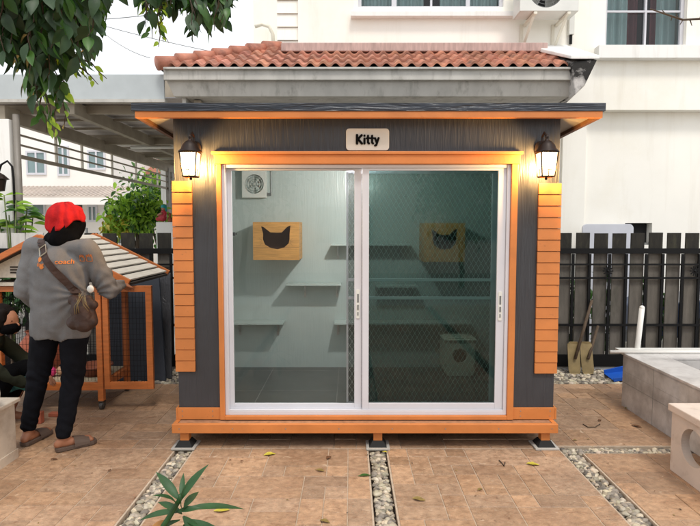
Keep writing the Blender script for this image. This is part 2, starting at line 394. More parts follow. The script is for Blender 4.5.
def blob(mb,name,m,parent=None,voxel=.012,smooth=6,disp=0,dscale=8,fold=None):
    """union overlapping closed shapes into one continuous smooth surface"""
    me=mb.mesh(name+'_tmp',m); o=bpy.data.objects.new(name+'_tmp',me); COL.objects.link(o)
    rm=o.modifiers.new('r','REMESH'); rm.mode='VOXEL'; rm.voxel_size=voxel
    sm=o.modifiers.new('s','SMOOTH'); sm.iterations=smooth; sm.factor=.5
    dg=bpy.context.evaluated_depsgraph_get(); ev=o.evaluated_get(dg)
    me2=bpy.data.meshes.new_from_object(ev); me2.name=name
    bpy.data.objects.remove(o); 
    if disp:
        me2.update()
        nrm=[v.normal.copy() for v in me2.vertices]
        for v,n in zip(me2.vertices,nrm):
            q=v.co*dscale
            k=noise.noise(Vector((q.x,q.y,q.z*1.0)))+.5*noise.noise(q*2.3)
            if fold: k += fold(v.co)
            v.co += n*disp*k
    me2.materials.clear(); me2.materials.append(m)
    me2.polygons.foreach_set('use_smooth',[True]*len(me2.polygons))
    return link(name,me2,parent)
def circ(c,r,ax,n=28,ry=None):
    ry=ry or r; out=[]
    for i in range(n):
        t=2*math.pi*i/n; a,b=r*math.cos(t),ry*math.sin(t)
        out.append(Vector(c)+(Vector((a,0,b)) if ax=='y' else Vector((0,a,b)) if ax=='x' else Vector((a,b,0))))
    return out
def rrect(x0,x1,z0,z1,y,r,n=5):
    out=[]
    for cx,cz,a0 in ((x1-r,z1-r,0),(x0+r,z1-r,90),(x0+r,z0+r,180),(x1-r,z0+r,270)):
        for i in range(n+1):
            a=R(a0+90*i/n); out.append(Vector((cx+r*math.cos(a),y,cz+r*math.sin(a))))
    return out
def text_mesh(name,txt,size,mat_,parent,loc,rot=(math.pi/2,0,0),offset=0.0,extrude=.003,shear=0,wscale=1,space=1.0,bev=0):
    cu=bpy.data.curves.new(name,'FONT'); cu.body=txt; cu.size=size; cu.offset=offset; cu.extrude=extrude; cu.shear=shear
    cu.align_x='CENTER'; cu.align_y='CENTER'; cu.space_character=space; cu.bevel_depth=bev
    t=bpy.data.objects.new(name+'_t',cu); COL.objects.link(t)
    me=bpy.data.meshes.new_from_object(t.evaluated_get(bpy.context.evaluated_depsgraph_get())); me.name=name
    bpy.data.objects.remove(t)
    from mathutils import Euler
    me.transform(Matrix.Translation(Vector(loc))@Euler(rot).to_matrix().to_4x4()@Matrix.Diagonal((wscale,1,1,1)))
    me.materials.clear(); me.materials.append(mat_)
    return link(name,me,parent)

# ================================================================== GROUND
g=MB(); g.add([(-300,-300,-.06),(300,-300,-.06),(300,600,-.06),(-300,600,-.06)],[(0,1,2,3)])
struct(g.build('ground',M['concrete']))
# grout bed with the pebble channels left open
CH=[(-1.185,-1.065,-3,3.52),(.125,.245,-3,3.52),(1.425,1.555,-3,3.45),(1.425,4.5,3.45,3.565)]   # x0,x1,y0,y1
FG=(-4.6,4.6,5.02,5.60)
def inch(x0,x1,y0,y1):
    for c in CH:
        if x0<c[1]-1e-6 and x1>c[0]+1e-6 and y0<c[3]-1e-6 and y1>c[2]+1e-6: return True
    return False
b=MB()
xs=sorted(set([-4.6,4.6]+[c[i] for c in CH for i in (0,1)])); ys=sorted(set([-3,5.02]+[c[i] for c in CH for i in (2,3)]))
for i in range(len(xs)-1):
    for j in range(len(ys)-1):
        if not inch(xs[i],xs[i+1],ys[j],ys[j+1]):
            if xs[i]>=4.5: pass
            b.box(xs[i],xs[i+1],ys[j],ys[j+1],-.055,-.004)
struct(b.build('grout_bed',M['grout'],recalc=True))
s_=MB()
for c in CH: s_.add([(c[0],c[2],-.045),(c[1],c[2],-.045),(c[1],c[3],-.045),(c[0],c[3],-.045)],[(0,1,2,3)])
s_.add([(FG[0],FG[2],-.045),(FG[1],FG[2],-.045),(FG[1],FG[3]+.1,-.045),(FG[0],FG[3]+.1,-.045)],[(0,1,2,3)])
struct(s_.build('soil_bed',M['earth'],recalc=False))
# ashlar tiles
def tiles(x0,x1,y0,y1,u,rnd):
    nx=max(1,round((x1-x0)/u)); ny=max(1,round((y1-y0)/u)); ux=(x1-x0)/nx; uy=(y1-y0)/ny
    used=[[0]*ny for _ in range(nx)]
    for j in range(ny):
        for i in range(nx):
            if used[i][j]: continue
            opts=[(2,2),(2,2),(1,1),(1,1),(2,1),(1,2),(3,2)]; rnd.shuffle(opts)
            for w,h in opts+[(1,1)]:
                if i+w<=nx and j+h<=ny and all(not used[a][c] for a in range(i,i+w) for c in range(j,j+h)): break
            for a in range(i,i+w):
                for c in range(j,j+h): used[a][c]=1
            X0,X1,Y0,Y1=x0+i*ux,x0+(i+w)*ux,y0+j*uy,y0+(j+h)*uy
            e=.0025; v=rnd.uniform(.82,1.12); wm=rnd.uniform(-.04,.05)
            if rnd.random()<.25: v*=.86
            tl.cc=(v*(1+wm),v,v*(1-wm*1.3)); dz=rnd.uniform(-.0014,.0014)
            tl.add([(X0+e,Y0+e,-.0035),(X1-e,Y0+e,-.0035),(X1-e,Y1-e,-.0035),(X0+e,Y1-e,-.0035),
                    (X0+e+.002,Y0+e+.002,dz),(X1-e-.002,Y0+e+.002,dz),(X1-e-.002,Y1-e-.002,dz),(X0+e+.002,Y1-e-.002,dz)],
                   [(4,5,6,7),(0,1,5,4),(1,2,6,5),(2,3,7,6),(3,0,4,7)])
tl=MB(); rnd=random.Random(3)
B=.008
tiles(-4.6,-1.185-B,-2.9,5.02,.15,rnd); tiles(-1.065+B,.125-B,-2.9,3.52,.135,rnd); tiles(.245+B,1.425-B,-2.9,3.52,.125,rnd)
tiles(1.555+B,4.5,-2.9,3.45-B,.135,rnd); tiles(-1.185,1.425,3.52+B,5.02,.15,rnd); tiles(1.425,4.5,3.565+B,5.02,.15,rnd)
_m=M['tile']; _N=_m.node_tree.nodes; _L=_m.node_tree.links; _bs=[n for n in _N if n.type=='BSDF_PRINCIPLED'][0]
_src=_bs.inputs['Base Color'].links[0].from_socket; _tc=_N.new('ShaderNodeTexCoord')
def _layer(scale,lo,hi,col,src,detail=6,stretch=(1,1,1),dist=0.0):
    mp=_N.new('ShaderNodeMapping'); mp.inputs['Scale'].default_value=stretch; _L.new(_tc.outputs['Object'],mp.inputs['Vector'])
    n=_N.new('ShaderNodeTexNoise'); n.inputs['Scale'].default_value=scale; n.inputs['Detail'].default_value=detail; n.inputs['Roughness'].default_value=.7; n.inputs['Distortion'].default_value=dist; _L.new(mp.outputs[0],n.inputs['Vector'])
    m=_N.new('ShaderNodeMapRange'); m.inputs['From Min'].default_value=lo; m.inputs['From Max'].default_value=hi; _L.new(n.outputs['Fac'],m.inputs['Value'])
    x=_N.new('ShaderNodeMix'); x.data_type='RGBA'; x.inputs['B'].default_value=col; _L.new(m.outputs[0],x.inputs['Factor']); _L.new(src,x.inputs['A']); return x.outputs['Result'],m.outputs[0]
_s,_=_layer(9,.54,.70,rgb(138,104,78),_src,9,(1,2.2,1),.8)
_s,_=_layer(16,.60,.76,rgb(212,190,164),_s,10,(1,1.5,1),.6)
_s,_f=_layer(60,.62,.70,rgb(96,72,54),_s,4,(1,1.6,1))
_s,_=_layer(1.3,.52,.80,rgb(140,112,92),_s,7)
_L.new(_s,_bs.inputs['Base Color'])
struct(tl.build('patio_tiles',M['tile'],recalc=False))
# pebbles
def ico():
    bm=bmesh.new(); bmesh.ops.create_icosphere(bm,subdivisions=2,radius=1)
    v=[x.co.copy() for x in bm.verts]; f=[tuple(q.index for q in x.verts) for x in bm.faces]; bm.free(); return v,f
IV,IF=ico()
def pebbles(name,x0,x1,y0,y1,dens,r0,r1,layers=2,seed=1,zb=-.04):
    rn=random.Random(seed); mb=MB(); n=int((x1-x0)*(y1-y0)*dens)
    for L in range(layers):
        for _ in range(n):
            r=rn.uniform(r0,r1); x=rn.uniform(x0+r*.8,x1-r*.8); y=rn.uniform(y0+r*.8,y1-r*.8); z=zb+r*.4+L*r0*1.3
            q=Matrix.Rotation(rn.uniform(0,6.28),3,'Z')@Matrix.Rotation(rn.uniform(-.5,.5),3,'X')
            sx,sy,sz=rn.uniform(.8,1.35),rn.uniform(.65,1.0),rn.uniform(.45,.75); o=Vector((rn.random()*50,0,0))
            t=rn.random(); v=rn.uniform(.38,1.15)
            mb.cc=(v*rn.uniform(.97,1.08),v,v*rn.uniform(.86,1.0)) if t<.72 else (v*.5,v*.49,v*.5)
            mb.add([Vector((x,y,z))+q@Vector((p.x*sx,p.y*sy,p.z*sz))*r*(1+.22*noise.noise(p*1.3+o)) for p in IV],IF)
    return struct(mb.build(name,M['pebble'],smooth=True,recalc=False),'stuff')
pebbles('pebble_strip',-1.18,-1.07,2.0,3.52,2400,.010,.022,2,1,-.038)
pebbles('pebble_strip',.13,.24,2.0,3.52,2400,.010,.022,2,2,-.038)
pebbles('pebble_strip',1.43,1.55,2.0,3.45,2400,.010,.022,2,3,-.038)
pebbles('pebble_strip',1.43,3.6,3.455,3.56,2400,.010,.022,2,4,-.038)
pebbles('pebble_bed',1.3,3.6,5.03,5.56,1300,.013,.030,2,5,-.038)
pebbles('pebble_bed',-3.6,-1.2,5.03,5.56,1300,.013,.030,2,6,-.038)

# ================================================================== CAT HOUSE
WL,WR=-1.187,1.412; YF=3.61; YB=4.90; ZB=.16; ZT=2.275
ch=thing('cat_house','orange and dark slate garden cat house with white sliding glass door, standing on the patio','cat house',((WL+WR)/2,4.2,0))
def rs(Y): return -(Y-3.49)*.03       # roof falls to the back
# walls
w=MB(); DX0,DX1=-.897,1.127; DZ1=2.0
w.box(WL,DX0+.02,YF,YF+.06,ZB,ZT-.03); w.box(DX1-.02,WR,YF,YF+.06,ZB,ZT-.03); w.box(DX0+.02,DX1-.02,YF,YF+.06,DZ1-.03,ZT-.03)
w.box(WL,WL+.05,YF+.06,YB,ZB,2.20); w.box(WR-.05,WR,YF+.06,YB,ZB,2.20); w.box(WL+.05,WR-.05,YB-.05,YB,ZB,2.20)
w.build('outer_wall',M['slate'],ch)
w=MB(); YI=4.81
w.box(WL+.051,WR-.051,YI,YB-.051,.2,2.085); w.box(WL+.051,WL+.075,YF+.062,YI,.2,2.085); w.box(WR-.075,WR-.051,YF+.062,YI,.2,2.085)
w.box(WL+.076,WR-.076,YF+.062,YI-.001,2.05,2.085)
w.build('inner_wall',M['inner_wall'],ch)
w=MB(); w.box(WL+.051,WR-.051,YF+.062,YB-.055,.17,.218); fl=w.build('floor',M['inner_floor'],ch)
w=MB()
for x in (-.7,-.1,.5,1.1): w.box(x-.002,x+.002,YF+.062,YI-.002,.2185,.2195)
for y in (4.1,4.7): w.box(WL+.078,WR-.078,y-.002,y+.002,.2185,.2192)
w.build('floor_joint',M['grout_dark'],fl)
# base frame, deck, legs
PX0,PX1=-1.205,1.408
w=MB(); w.box(PX0,PX1,3.50,3.53,.113,.175); w.box(PX0,PX0+.03,3.53,YB,.113,.175); w.box(PX1-.03,PX1,3.53,YB,.113,.175); w.box(PX0+.03,PX1-.03,YB-.03,YB,.113,.165)
w.build('base_frame',M['orange'],ch,bevel=.003)
w=MB(); w.box(PX0+.031,PX1-.031,3.531,3.609,.13,.170); w.build('deck_board',M['deck'],ch)
w=MB(); w.box(PX0+.031,PX1-.031,3.62,YB-.04,.12,.158); w.build('floor_slab',M['iron'],ch)
for i,(x,y) in enumerate([(-1.13,3.56),(.19,3.56),(1.335,3.56),(-1.13,4.80),(.19,4.8),(1.335,4.8)]):
    w=MB(); w.box(x-.03,x+.03,y-.03,y+.03,.045,.113); lg=w.build('leg',M['orange'],ch,bevel=.002)
    w=MB(); w.add([(x-.06,y-.06,.014),(x+.06,y-.06,.014),(x+.06,y+.06,.014),(x-.06,y+.06,.014),(x-.035,y-.035,.052),(x+.035,y-.035,.052),(x+.035,y+.035,.052),(x-.035,y+.035,.052)],
        [(0,3,2,1),(4,5,6,7),(0,1,5,4),(1,2,6,5),(2,3,7,6),(3,0,4,7)]); w.build('rubber_foot',M['rubber'],lg)
    w=MB(); w.box(x-.08,x+.08,y-.075,y+.075,0.001,.014); w.build('tile_pad',M['concrete'],lg,bevel=.002)
# orange trims
for q in ((WL-.006,DX0,YF-.018,YF-.001),(DX1,WR+.006,YF-.018,YF-.001),(WL-.018,WL-.0065,YF-.018,YB),(WR+.0065,WR+.018,YF-.018,YB)):
    w=MB(); w.box(*q,.175,.257); w.build('bottom_trim',M['orange'],ch,bevel=.002)
w=MB(); w.box(DX0,DX0+.033,YF-.03,YF+.05,.176,1.925); w.box(DX1-.043,DX1,YF-.03,YF+.05,.176,1.925)
w.box(DX0+.033,DX1-.043,YF-.03,YF+.05,.176,.204); w.box(DX0-.012,DX1+.012,YF-.034,YF+.05,1.9255,1.988); w.box(DX0-.028,DX1+.028,YF-.046,YF+.02,1.9885,2.008)
w.build('door_casing',M['orange'],ch,bevel=.003)
# corner cladding boards
for (x0,x1,zb,zt_,sx) in ((WL-.014,-1.066,.51,1.815,-1),(1.272,WR+.014,.497,1.80,1)):
    w=MB(); n=17; h=(zt_-zb)/n
    for i in range(n):
        a=zb+i*h+.0012; c=zb+(i+1)*h-.0012
        # slightly wedge shaped lap boards
        w.hexa([(x0,YF-.020,a),(x1,YF-.020,a),(x1,YF-.001,a),(x0,YF-.001,a),(x0,YF-.015,c),(x1,YF-.015,c),(x1,YF-.001,c),(x0,YF-.001,c)])
        if sx<0: w.box(x0,WL-.001,YF,YF+.14,a,c)
        else: w.box(WR+.001,x1,YF,YF+.14,a,c)
    w.build('corner_cladding',M['orange'],ch,bevel=.0025)
# roof
def rbox(mb,x0,x1,y0,y1,z0,z1):
    mb.hexa([(x0,y0,z0+rs(y0)),(x1,y0,z0+rs(y0)),(x1,y1,z0+rs(y1)),(x0,y1,z0+rs(y1)),(x0,y0,z1+rs(y0)),(x1,y0,z1+rs(y0)),(x1,y1,z1+rs(y1)),(x0,y1,z1+rs(y1))])
w=MB(); rbox(w,-1.418,1.657,3.49,5.12,2.255,2.306); w.build('roof_panel',M['slate_h'],ch,bevel=.002)
w=MB(); rbox(w,-1.397,1.641,3.496,3.526,2.213,2.2545); w.build('front_fascia',M['orange'],ch,bevel=.002)
for a,b_ in ((-1.397,-1.365),(1.609,1.641)):
    w=MB(); rbox(w,a,b_,3.5265,5.1,2.213,2.2545); w.build('side_fascia',M['brown_under'],ch,bevel=.002)
w=MB(); rbox(w,-1.3645,1.6085,5.06,5.1,2.213,2.2545); w.build('rear_fascia',M['brown_under'],ch,bevel=.002)
w=MB(); rbox(w,-1.3645,WL-.001,3.5268,5.059,2.238,2.2535); rbox(w,WR+.001,1.6085,3.5268,5.059,2.238,2.2535); rbox(w,WL-.001,WR+.001,3.5268,YF-.001,2.240,2.2535)
w.build('soffit_board',M['soffit'],ch)
# sliding door set
FX0,FX1,FZ0,FZ1=-.863,1.083,.205,1.9245
w=MB(); w.box(FX0,FX0+.022,YF-.012,YF+.07,FZ0,FZ1); w.box(FX1-.022,FX1,YF-.012,YF+.07,FZ0,FZ1)
w.box(FX0+.022,FX1-.022,YF-.012,YF+.07,FZ0,FZ0+.028); w.box(FX0+.022,FX1-.022,YF-.006,YF+.07,FZ1-.022,FZ1)
w.box(FX0+.022,FX1-.022,YF-.010,YF-.004,FZ0+.028,FZ0+.036); w.box(FX0+.022,FX1-.022,YF+.031,YF+.035,FZ0+.028,FZ0+.036)
w.build('door_frame',M['white_alu'],ch,bevel=.0015)
def sash(name,x0,x1,y0,sl,sr,rb,rt,glm,label,fm):
    z0,z1=FZ0+.030,FZ1-.023
    w=MB(); w.box(x0,x0+sl,y0,y0+.025,z0,z1); w.box(x1-sr,x1,y0,y0+.025,z0,z1); w.box(x0+sl,x1-sr,y0,y0+.025,z0,z0+rb); w.box(x0+sl,x1-sr,y0,y0+.025,z1-rt,z1)
    o=w.build(name,fm,ch,bevel=.002); o['label']=label
    w=MB(); w.add([(x0+sl,y0+.012,z0+rb),(x1-sr,y0+.012,z0+rb),(x1-sr,y0+.012,z1-rt),(x0+sl,y0+.012,z1-rt)],[(0,1,2,3)]); w.build('glass',glm,o,recalc=False)
    return o
ls=sash('sliding_door',FX0+.0225,.082,YF+.036,.03,.052,.035,.012,M['clear'],'clear left glass door',M['white_alu'])
rsd=sash('sliding_door',.084,FX1-.023,YF+.005,.045,.055,.048,.016,M['tint'],'dark green tinted right glass door',M['white_alu'])
def handle(x,z,y,par):
    w=MB(); w.prism(rrect(x-.012,x+.012,z-.10,z+.10,y,.006),(0,-.006,0)); w.build('handle',M['plastic_w'],par)
    w=MB(); w.box(x-.006,x+.006,y-.0075,y-.0062,z+.01,z+.07); w.box(x-.005,x+.005,y-.011,y-.0062,z-.04,z-.005); w.box(x-.004,x+.004,y-.0085,y-.0062,z-.08,z-.055); w.build('latch',M['grey_alu'],par,bevel=.001)
handle(.055,zt(304,3.64),YF+.0355,ls); handle(1.030,zt(306,3.61),YF+.0045,rsd)
# mesh screen door inside
sx0,sx1=-.026,1.03; ym=YF+.075
w=MB(); z0,z1=FZ0+.03,FZ1-.03
w.box(sx0,sx0+.014,ym,ym+.022,z0,z1); w.box(sx1-.045,sx1,ym,ym+.022,z0,z1); w.box(sx0+.014,sx1-.045,ym,ym+.022,z0,z0+.03); w.box(sx0+.014,sx1-.045,ym,ym+.022,z1-.022,z1)
for py in (280,298): z=zt(py,3.69); w.box(sx0+.014,sx1-.045,ym,ym+.02,z-.009,z+.009)
scr=w.build('screen_door',M['white_alu'],ch,bevel=.001)
w=MB(); xa,xb=sx0+.014,sx1-.045; za,zb_=z0+.03,z1-.022; H=zb_-za; px=.034; pz=.058; k=px/pz
y=ym+.011
def clipline(c,sgn):
    # x = c + sgn*k*(z-za)
    t0,t1=0,H
    for lo,hi in (((xa-c)/(sgn*k),(xb-c)/(sgn*k)),):
        a_,b_=min(lo,hi),max(lo,hi); t0=max(t0,a_); t1=min(t1,b_)
    if t1-t0>.01: w.bar((c+sgn*k*t0,y+(.0008*sgn),za+t0),(c+sgn*k*t1,y+(.0008*sgn),za+t1),.0014,.0014)
c=xa-k*H
while c<xb+k*H:
    clipline(c,1); clipline(c,-1); c+=px
w.build('wire_mesh',M['mesh_wire'],scr,recalc=False)
w=MB(); w.add([(xa,ym+.016,za),(xb,ym+.016,za),(xb,ym+.016,zb_),(xa,ym+.016,zb_)],[(0,1,2,3)]); w.build('screen_cloth',M['screen'],scr,recalc=False)

# sign
sg=thing('name_sign','small beige rounded sign reading Kitty above the sliding door','sign',(.117,YF,2.02))
w=MB(); w.prism(rrect(-.026,.262,2.018,2.163,YF-.003,.022),(0,-.010,0)); w.build('plate',M['sign_plate'],sg,bevel=.002)
w=MB()
def stroke(pts,rr=.0068):
    q=[Vector((.117+(a-4.15)*.0182,YF-.016,2.063+b_*.0182)) for a,b_ in pts]
    for a,b_ in zip(q,q[1:]): w.cap(a,b_,rr,rr,n=12)
stroke([(.3,0),(.3,3.0)],.0085); stroke([(.5,1.4),(2.0,3.0)],.0075); stroke([(.6,1.7),(2.1,0.0)],.0080)
stroke([(3.05,0),(3.05,1.75)],.0075); w.ball((.117+(3.05-4.15)*.0182,YF-.016,2.063+2.85*.0182),.0078)
for o_ in (4.35,5.85): stroke([(o_,2.8),(o_,.35),(o_+.35,.02)],.0072); stroke([(o_-.55,1.9),(o_+.6,1.95)],.0055)
stroke([(6.95,1.9),(7.55,.35)],.0072); stroke([(8.25,1.95),(7.4,-.55),(6.95,-.75)],.0072)
w.build('lettering',M['black'],sg,smooth=True)

# lanterns
def lantern(x,label):
    z0,z1=1.832,1.985; yc=3.475
    t=thing('wall_lantern',label,'wall lamp',(x,yc,z0),'lit lanterns on the cat house')
    a,b_=.040,.054
    w=MB()
    c0=[(x-a,yc-a,z0),(x+a,yc-a,z0),(x+a,yc+a,z0),(x-a,yc+a,z0)]; c1=[(x-b_,yc-b_,z1),(x+b_,yc-b_,z1),(x+b_,yc+b_,z1),(x-b_,yc+b_,z1)]
    for p,q in zip(c0,c1): w.bar(p,q,.007)
    for c in (c0,c1):
        for i in range(4): w.bar(c[i],c[(i+1)%4],.008)
    for i in range(4):   # decorative mullions near base
        p=Vector(c0[i]).lerp(Vector(c0[(i+1)%4]),.5); q=Vector(c1[i]).lerp(Vector(c1[(i+1)%4]),.5)
        w.bar(p,p.lerp(q,.28),.004)
        e=Vector(c0[i]).lerp(Vector(c1[i]),.28); f=Vector(c0[(i+1)%4]).lerp(Vector(c1[(i+1)%4]),.28)
        w.bar(e.lerp(f,.28),e.lerp(f,.72),.004)
    w.box(x-a,x+a,yc-a,yc+a,z0-.006,z0+.002)
    w.ball((x,yc,z0-.014),.009)
    w.build('lantern_frame',M['bronze'],t)
    w=MB(); i_=.003
    vs=[(x-a+i_,yc-a+i_,z0+.003),(x+a-i_,yc-a+i_,z0+.003),(x+a-i_,yc+a-i_,z0+.003),(x-a+i_,yc+a-i_,z0+.003),(x-b_+i_,yc-b_+i_,z1),(x+b_-i_,yc-b_+i_,z1),(x+b_-i_,yc+b_-i_,z1),(x-b_+i_,yc+b_-i_,z1)]
    w.add(vs,[(0,1,5,4),(1,2,6,5),(2,3,7,6),(3,0,4,7)]); w.build('lantern_glass',M['lamp_glass'],t,recalc=False)
    w=MB(); w.lathe([(.078,0),(.074,.008),(.060,.02),(.050,.045),(.030,.068),(.012,.078),(.010,.09),(.015,.097),(.006,.108),(.0,.118)],(x,yc,z1+.003),n=24)
    w.build('lantern_cap',M['bronze'],t,smooth=True)
    w=MB(); zc=z1+.06
    w.tube([(x,YF-.01,zc-.035),(x,YF-.04,zc-.01),(x,YF-.055,zc+.025),(x,YF-.05,zc+.055),(x,YF-.085,zc+.078),(x,yc+.03,zc+.062),(x,yc,zc+.035)],[.009,.009,.008,.008,.007,.007,.007])
    w.lathe([(.032,0),(.032,.006),(.024,.012),(.0,.014)],(0,0,0)) if False else None
    w.prism(circ((x,YF-.002,zc-.02),.038,'y',n=24,ry=.055),(0,-.012,0))
    w.build('wall_bracket',M['bronze'],t,smooth=False)
    w=MB(); w.ball((x,yc,z0+.075),.018,sc=(1,1,1.5)); w.build('bulb',M['bulb'],t,smooth=True,recalc=False)
    ld=bpy.data.lights.new('lantern_light','POINT'); ld.energy=LANT; ld.color=(1,.60,.22); ld.shadow_soft_size=.04
    lo=bpy.data.objects.new('lantern_light',ld); COL.objects.link(lo); lo.parent=t; lo.location=(0,-.0,.075)
LANT=40
lantern(-1.035,'lit black coach lantern on the left front wall above the orange boards')
lantern(1.275,'lit black coach lantern on the right front wall above the orange boards')

# ------------ inside
# ceiling lamp behind the door header (its light casts the shadows of box and shelves)
cl=thing('ceiling_lamp','small round ceiling lamp inside the cat house above the door','lamp',(.15,4.0,2.0))
w=MB(); w.lathe([(.11,0),(.11,.03),(.10,.049)],(.15,3.85,2.0),n=28); w.build('lamp_body',M['plastic_w'],cl,smooth=False)
w=MB(); w.lathe([(.0,-.012),(.06,-.010),(.095,-.002),(.10,.0)],(.15,3.85,1.999),n=28); w.build('diffuser',emit('ceiling_diffuser',(1,.98,.93,1),6),cl,smooth=True,recalc=False)
ld=bpy.data.lights.new('ceiling_light','POINT'); ld.energy=28; ld.color=(1,.98,.94); ld.shadow_soft_size=.03
lo=bpy.data.objects.new('ceiling_light',ld); COL.objects.link(lo); lo.parent=cl; lo.location=(0,-.15,-.03)
# cat boxes
def cat_outline(cx,cz,s):
    pts=[(-1.0,.1),(-.98,.5),(-1.12,1.08),(-.92,1.02),(-.42,.62),(0,.60),(.42,.62),(.82,1.02),(1.10,1.15),(1.02,.5),(1.02,.1),(.95,-.2),(.6,-.52),(.1,-.64),(-.4,-.56),(-.85,-.3)]
    return [Vector((cx+a*s,0,cz+b_*s)) for a,b_ in pts]
def cat_box(px0,px1,pt,pb,label,yfr=4.50):
    x0,x1=xt(px0,240,yfr),xt(px1,240,yfr); z0,z1=zt(pb,yfr),zt(pt,yfr)
    t=thing('cat_box',label,'box',((x0+x1)/2,4.65,z0),'wooden cat boxes on the inner wall')
    cx,cz=(x0+x1)/2,z0+(z1-z0)*.54
    w=MB(); hole=cat_outline(cx,cz-.01,(x1-x0)*.29)
    w.hole_plate([(x0,yfr,z0),(x1,yfr,z0),(x1,yfr,z1),(x0,yfr,z1)],[Vector((p.x,yfr,p.z)) for p in hole],(0,.015,0)); w.build('front_panel',M['pine'],t)
    w=MB(); w.box(x0,x0+.014,yfr+.0155,4.809,z0,z1); w.box(x1-.014,x1,yfr+.0155,4.809,z0,z1); w.box(x0+.0145,x1-.0145,yfr+.0155,4.809,z0,z0+.014); w.box(x0+.0145,x1-.0145,yfr+.0155,4.809,z1-.014,z1); w.build('case',M['pine'],t,bevel=.001)
    w=MB(); w.box(x0+.015,x1-.015,4.795,4.808,z0+.015,z1-.015); w.build('back_panel',M['dark_inside'],t)
    w=MB(); h=(z1-z0)
    for k in (.33,.66): w.box(x0+.001,x1-.001,yfr-.0006,yfr-.0001,z0+h*k-.0012,z0+h*k+.0012) if k==.33 else None
    w.build('board_joint',M['dark_inside'],t)
    w=MB()
    for s in (-1,1):
        for a in (-.03,0.0,.03): w.bar((cx+s*(x1-x0)*.30,yfr-.001,cz-.02+a*.3),(cx+s*(x1-x0)*.36,yfr-.001,cz-.02+a),.0018,.001)
    w.build('whisker',M['dark_inside'],t)
cat_box(253,299,222,260,'pine cat box with cat-head opening seen through the clear left glass')
cat_box(424,465,223,262,'pine cat box seen through the dark green right glass')
# shelves
def shelf(px0,px1,py,label,bra):
    yf=4.64; x0,x1=xt(px0,py,yf),xt(px1,py,yf); z=zt(py,yf)
    t=thing('wall_shelf',label,'shelf',((x0+x1)/2,4.8,z-.01),'cat shelves on the inner wall')
    w=MB(); w.box(x0,x1,yf,4.809,z-.007,z+.007); w.build('shelf_board',M['shelf'],t,bevel=.001)
    for bx in bra:
        X=xt(bx,py,4.8); w=MB(); w.bar((X,4.805,z-.13),(X,4.805,z-.008),.02,.004,up=(0,1,0)); w.bar((X,4.805,z-.010),(X,yf+.03,z-.010),.02,.004); w.bar((X,4.80,z-.10),(X,yf+.05,z-.012),.006,.006); w.build('bracket',M['steel'],t)
shelf(286,341,285,'short wall shelf right below the pine box, middle of the left glass',(305,337))
shelf(229,283,324,'wall shelf low at the left edge of the clear glass',(240,278))
shelf(334,472,324,'long low wall shelf running behind both glass doors',(338,400,460))
shelf(331,412,245,'upper wall shelf running behind the door meeting stiles',(338,400))
shelf(376,418,287,'short wall shelf behind the green glass below the midrail',(382,412))
# vent fan
x0,x1=xt(243,185,4.8),xt(267,185,4.8); z0,z1=zt(198,4.8),zt(171,4.8); cx,cz=(x0+x1)/2,(z0+z1)/2
vf=thing('exhaust_fan','square white exhaust fan high on the inner wall of the cat house','fan',(cx,4.8,z0))
w=MB(); w.hole_plate([(x0,4.75,z0),(x1,4.75,z0),(x1,4.75,z1),(x0,4.75,z1)],circ((cx,4.75,cz),.085,'y',32)[::-1],(0,.058,0)); w.build('fan_case',M['plastic_w'],vf,bevel=.002)
w=MB()
for r in (.03,.052,.073): w.tube([Vector((cx+r*math.cos(t*.2618),4.752,cz+r*math.sin(t*.2618))) for t in range(25)],.002,6)
for a in range(0,180,45): w.bar((cx-.083*math.cos(R(a)),4.752,cz-.083*math.sin(R(a))),(cx+.083*math.cos(R(a)),4.752,cz+.083*math.sin(R(a))),.003)
w.build('fan_grille',M['plastic_w'],vf)
w=MB()
for k in range(6):
    a=R(60*k); u=Vector((math.cos(a),0,math.sin(a))); v=Vector((-math.sin(a),0,math.cos(a)))
    c=Vector((cx,4.78,cz)); w.add([c+u*.015-v*.006,c+u*.075-v*.02,c+u*.075+v*.02+Vector((0,.012,0)),c+u*.015+v*.008+Vector((0,.008,0))],[(0,1,2,3)])
w.lathe([(0,0)],(0,0,0)) if False else None
w.ball((cx,4.775,cz),.018)
w.build('fan_blades',M['shelf'],vf,recalc=False)
w=MB(); xx=xt(271,180,4.8); w.tube([(xx,4.803,2.045),(xx,4.803,z0+.045),(xx-.03,4.803,z0+.03),(x1,4.803,z0+.05)],.004,8); w.box(xx-.035,xx-.0,4.79,4.808,z0+.02,z0+.045); w.build('power_cord',M['grey_alu'],vf)
# litter box
x0,x1=xt(445,350,4.5),xt(475,350,4.5); cx=(x0+x1)/2
lb=thing('litter_box','cream plastic hooded litter box with round opening on the cat house floor','litter box',(cx,4.6,.22))
w=MB(); w.hole_plate(rrect(x0,x1,.222,.555,4.5,.04),circ((cx,4.5,.40),.062,'y',28)[::-1],(0,.02,0)); w.build('front_panel',M['plastic_cream'],lb,bevel=.003)
w=MB(); o_=rrect(x0+.001,x1-.001,.223,.554,4.5205,.04); 
n=len(o_); w.add(o_+[p+Vector((0,.26,0)) for p in o_],[(i,(i+1)%n,n+(i+1)%n,n+i) for i in range(n)]+[tuple(range(n,2*n))]); w.build('hood',M['plastic_cream'],lb)
w=MB(); w.box(x0-.012,x1+.012,4.488,4.79,.53,.545); w.build('lid_rim',M['plastic_cream'],lb,bevel=.004)
# small latch on left inner wall
w=MB(); p=P(234,234,3.72); w.box(p.x-.012,p.x+.012,3.70,3.716,p.z-.012,p.z+.012); w.box(p.x+.012,p.x+.025,3.704,3.712,p.z-.004,p.z+.006)
o=w.build('door_stop',M['cat'],ch,bevel=.002)

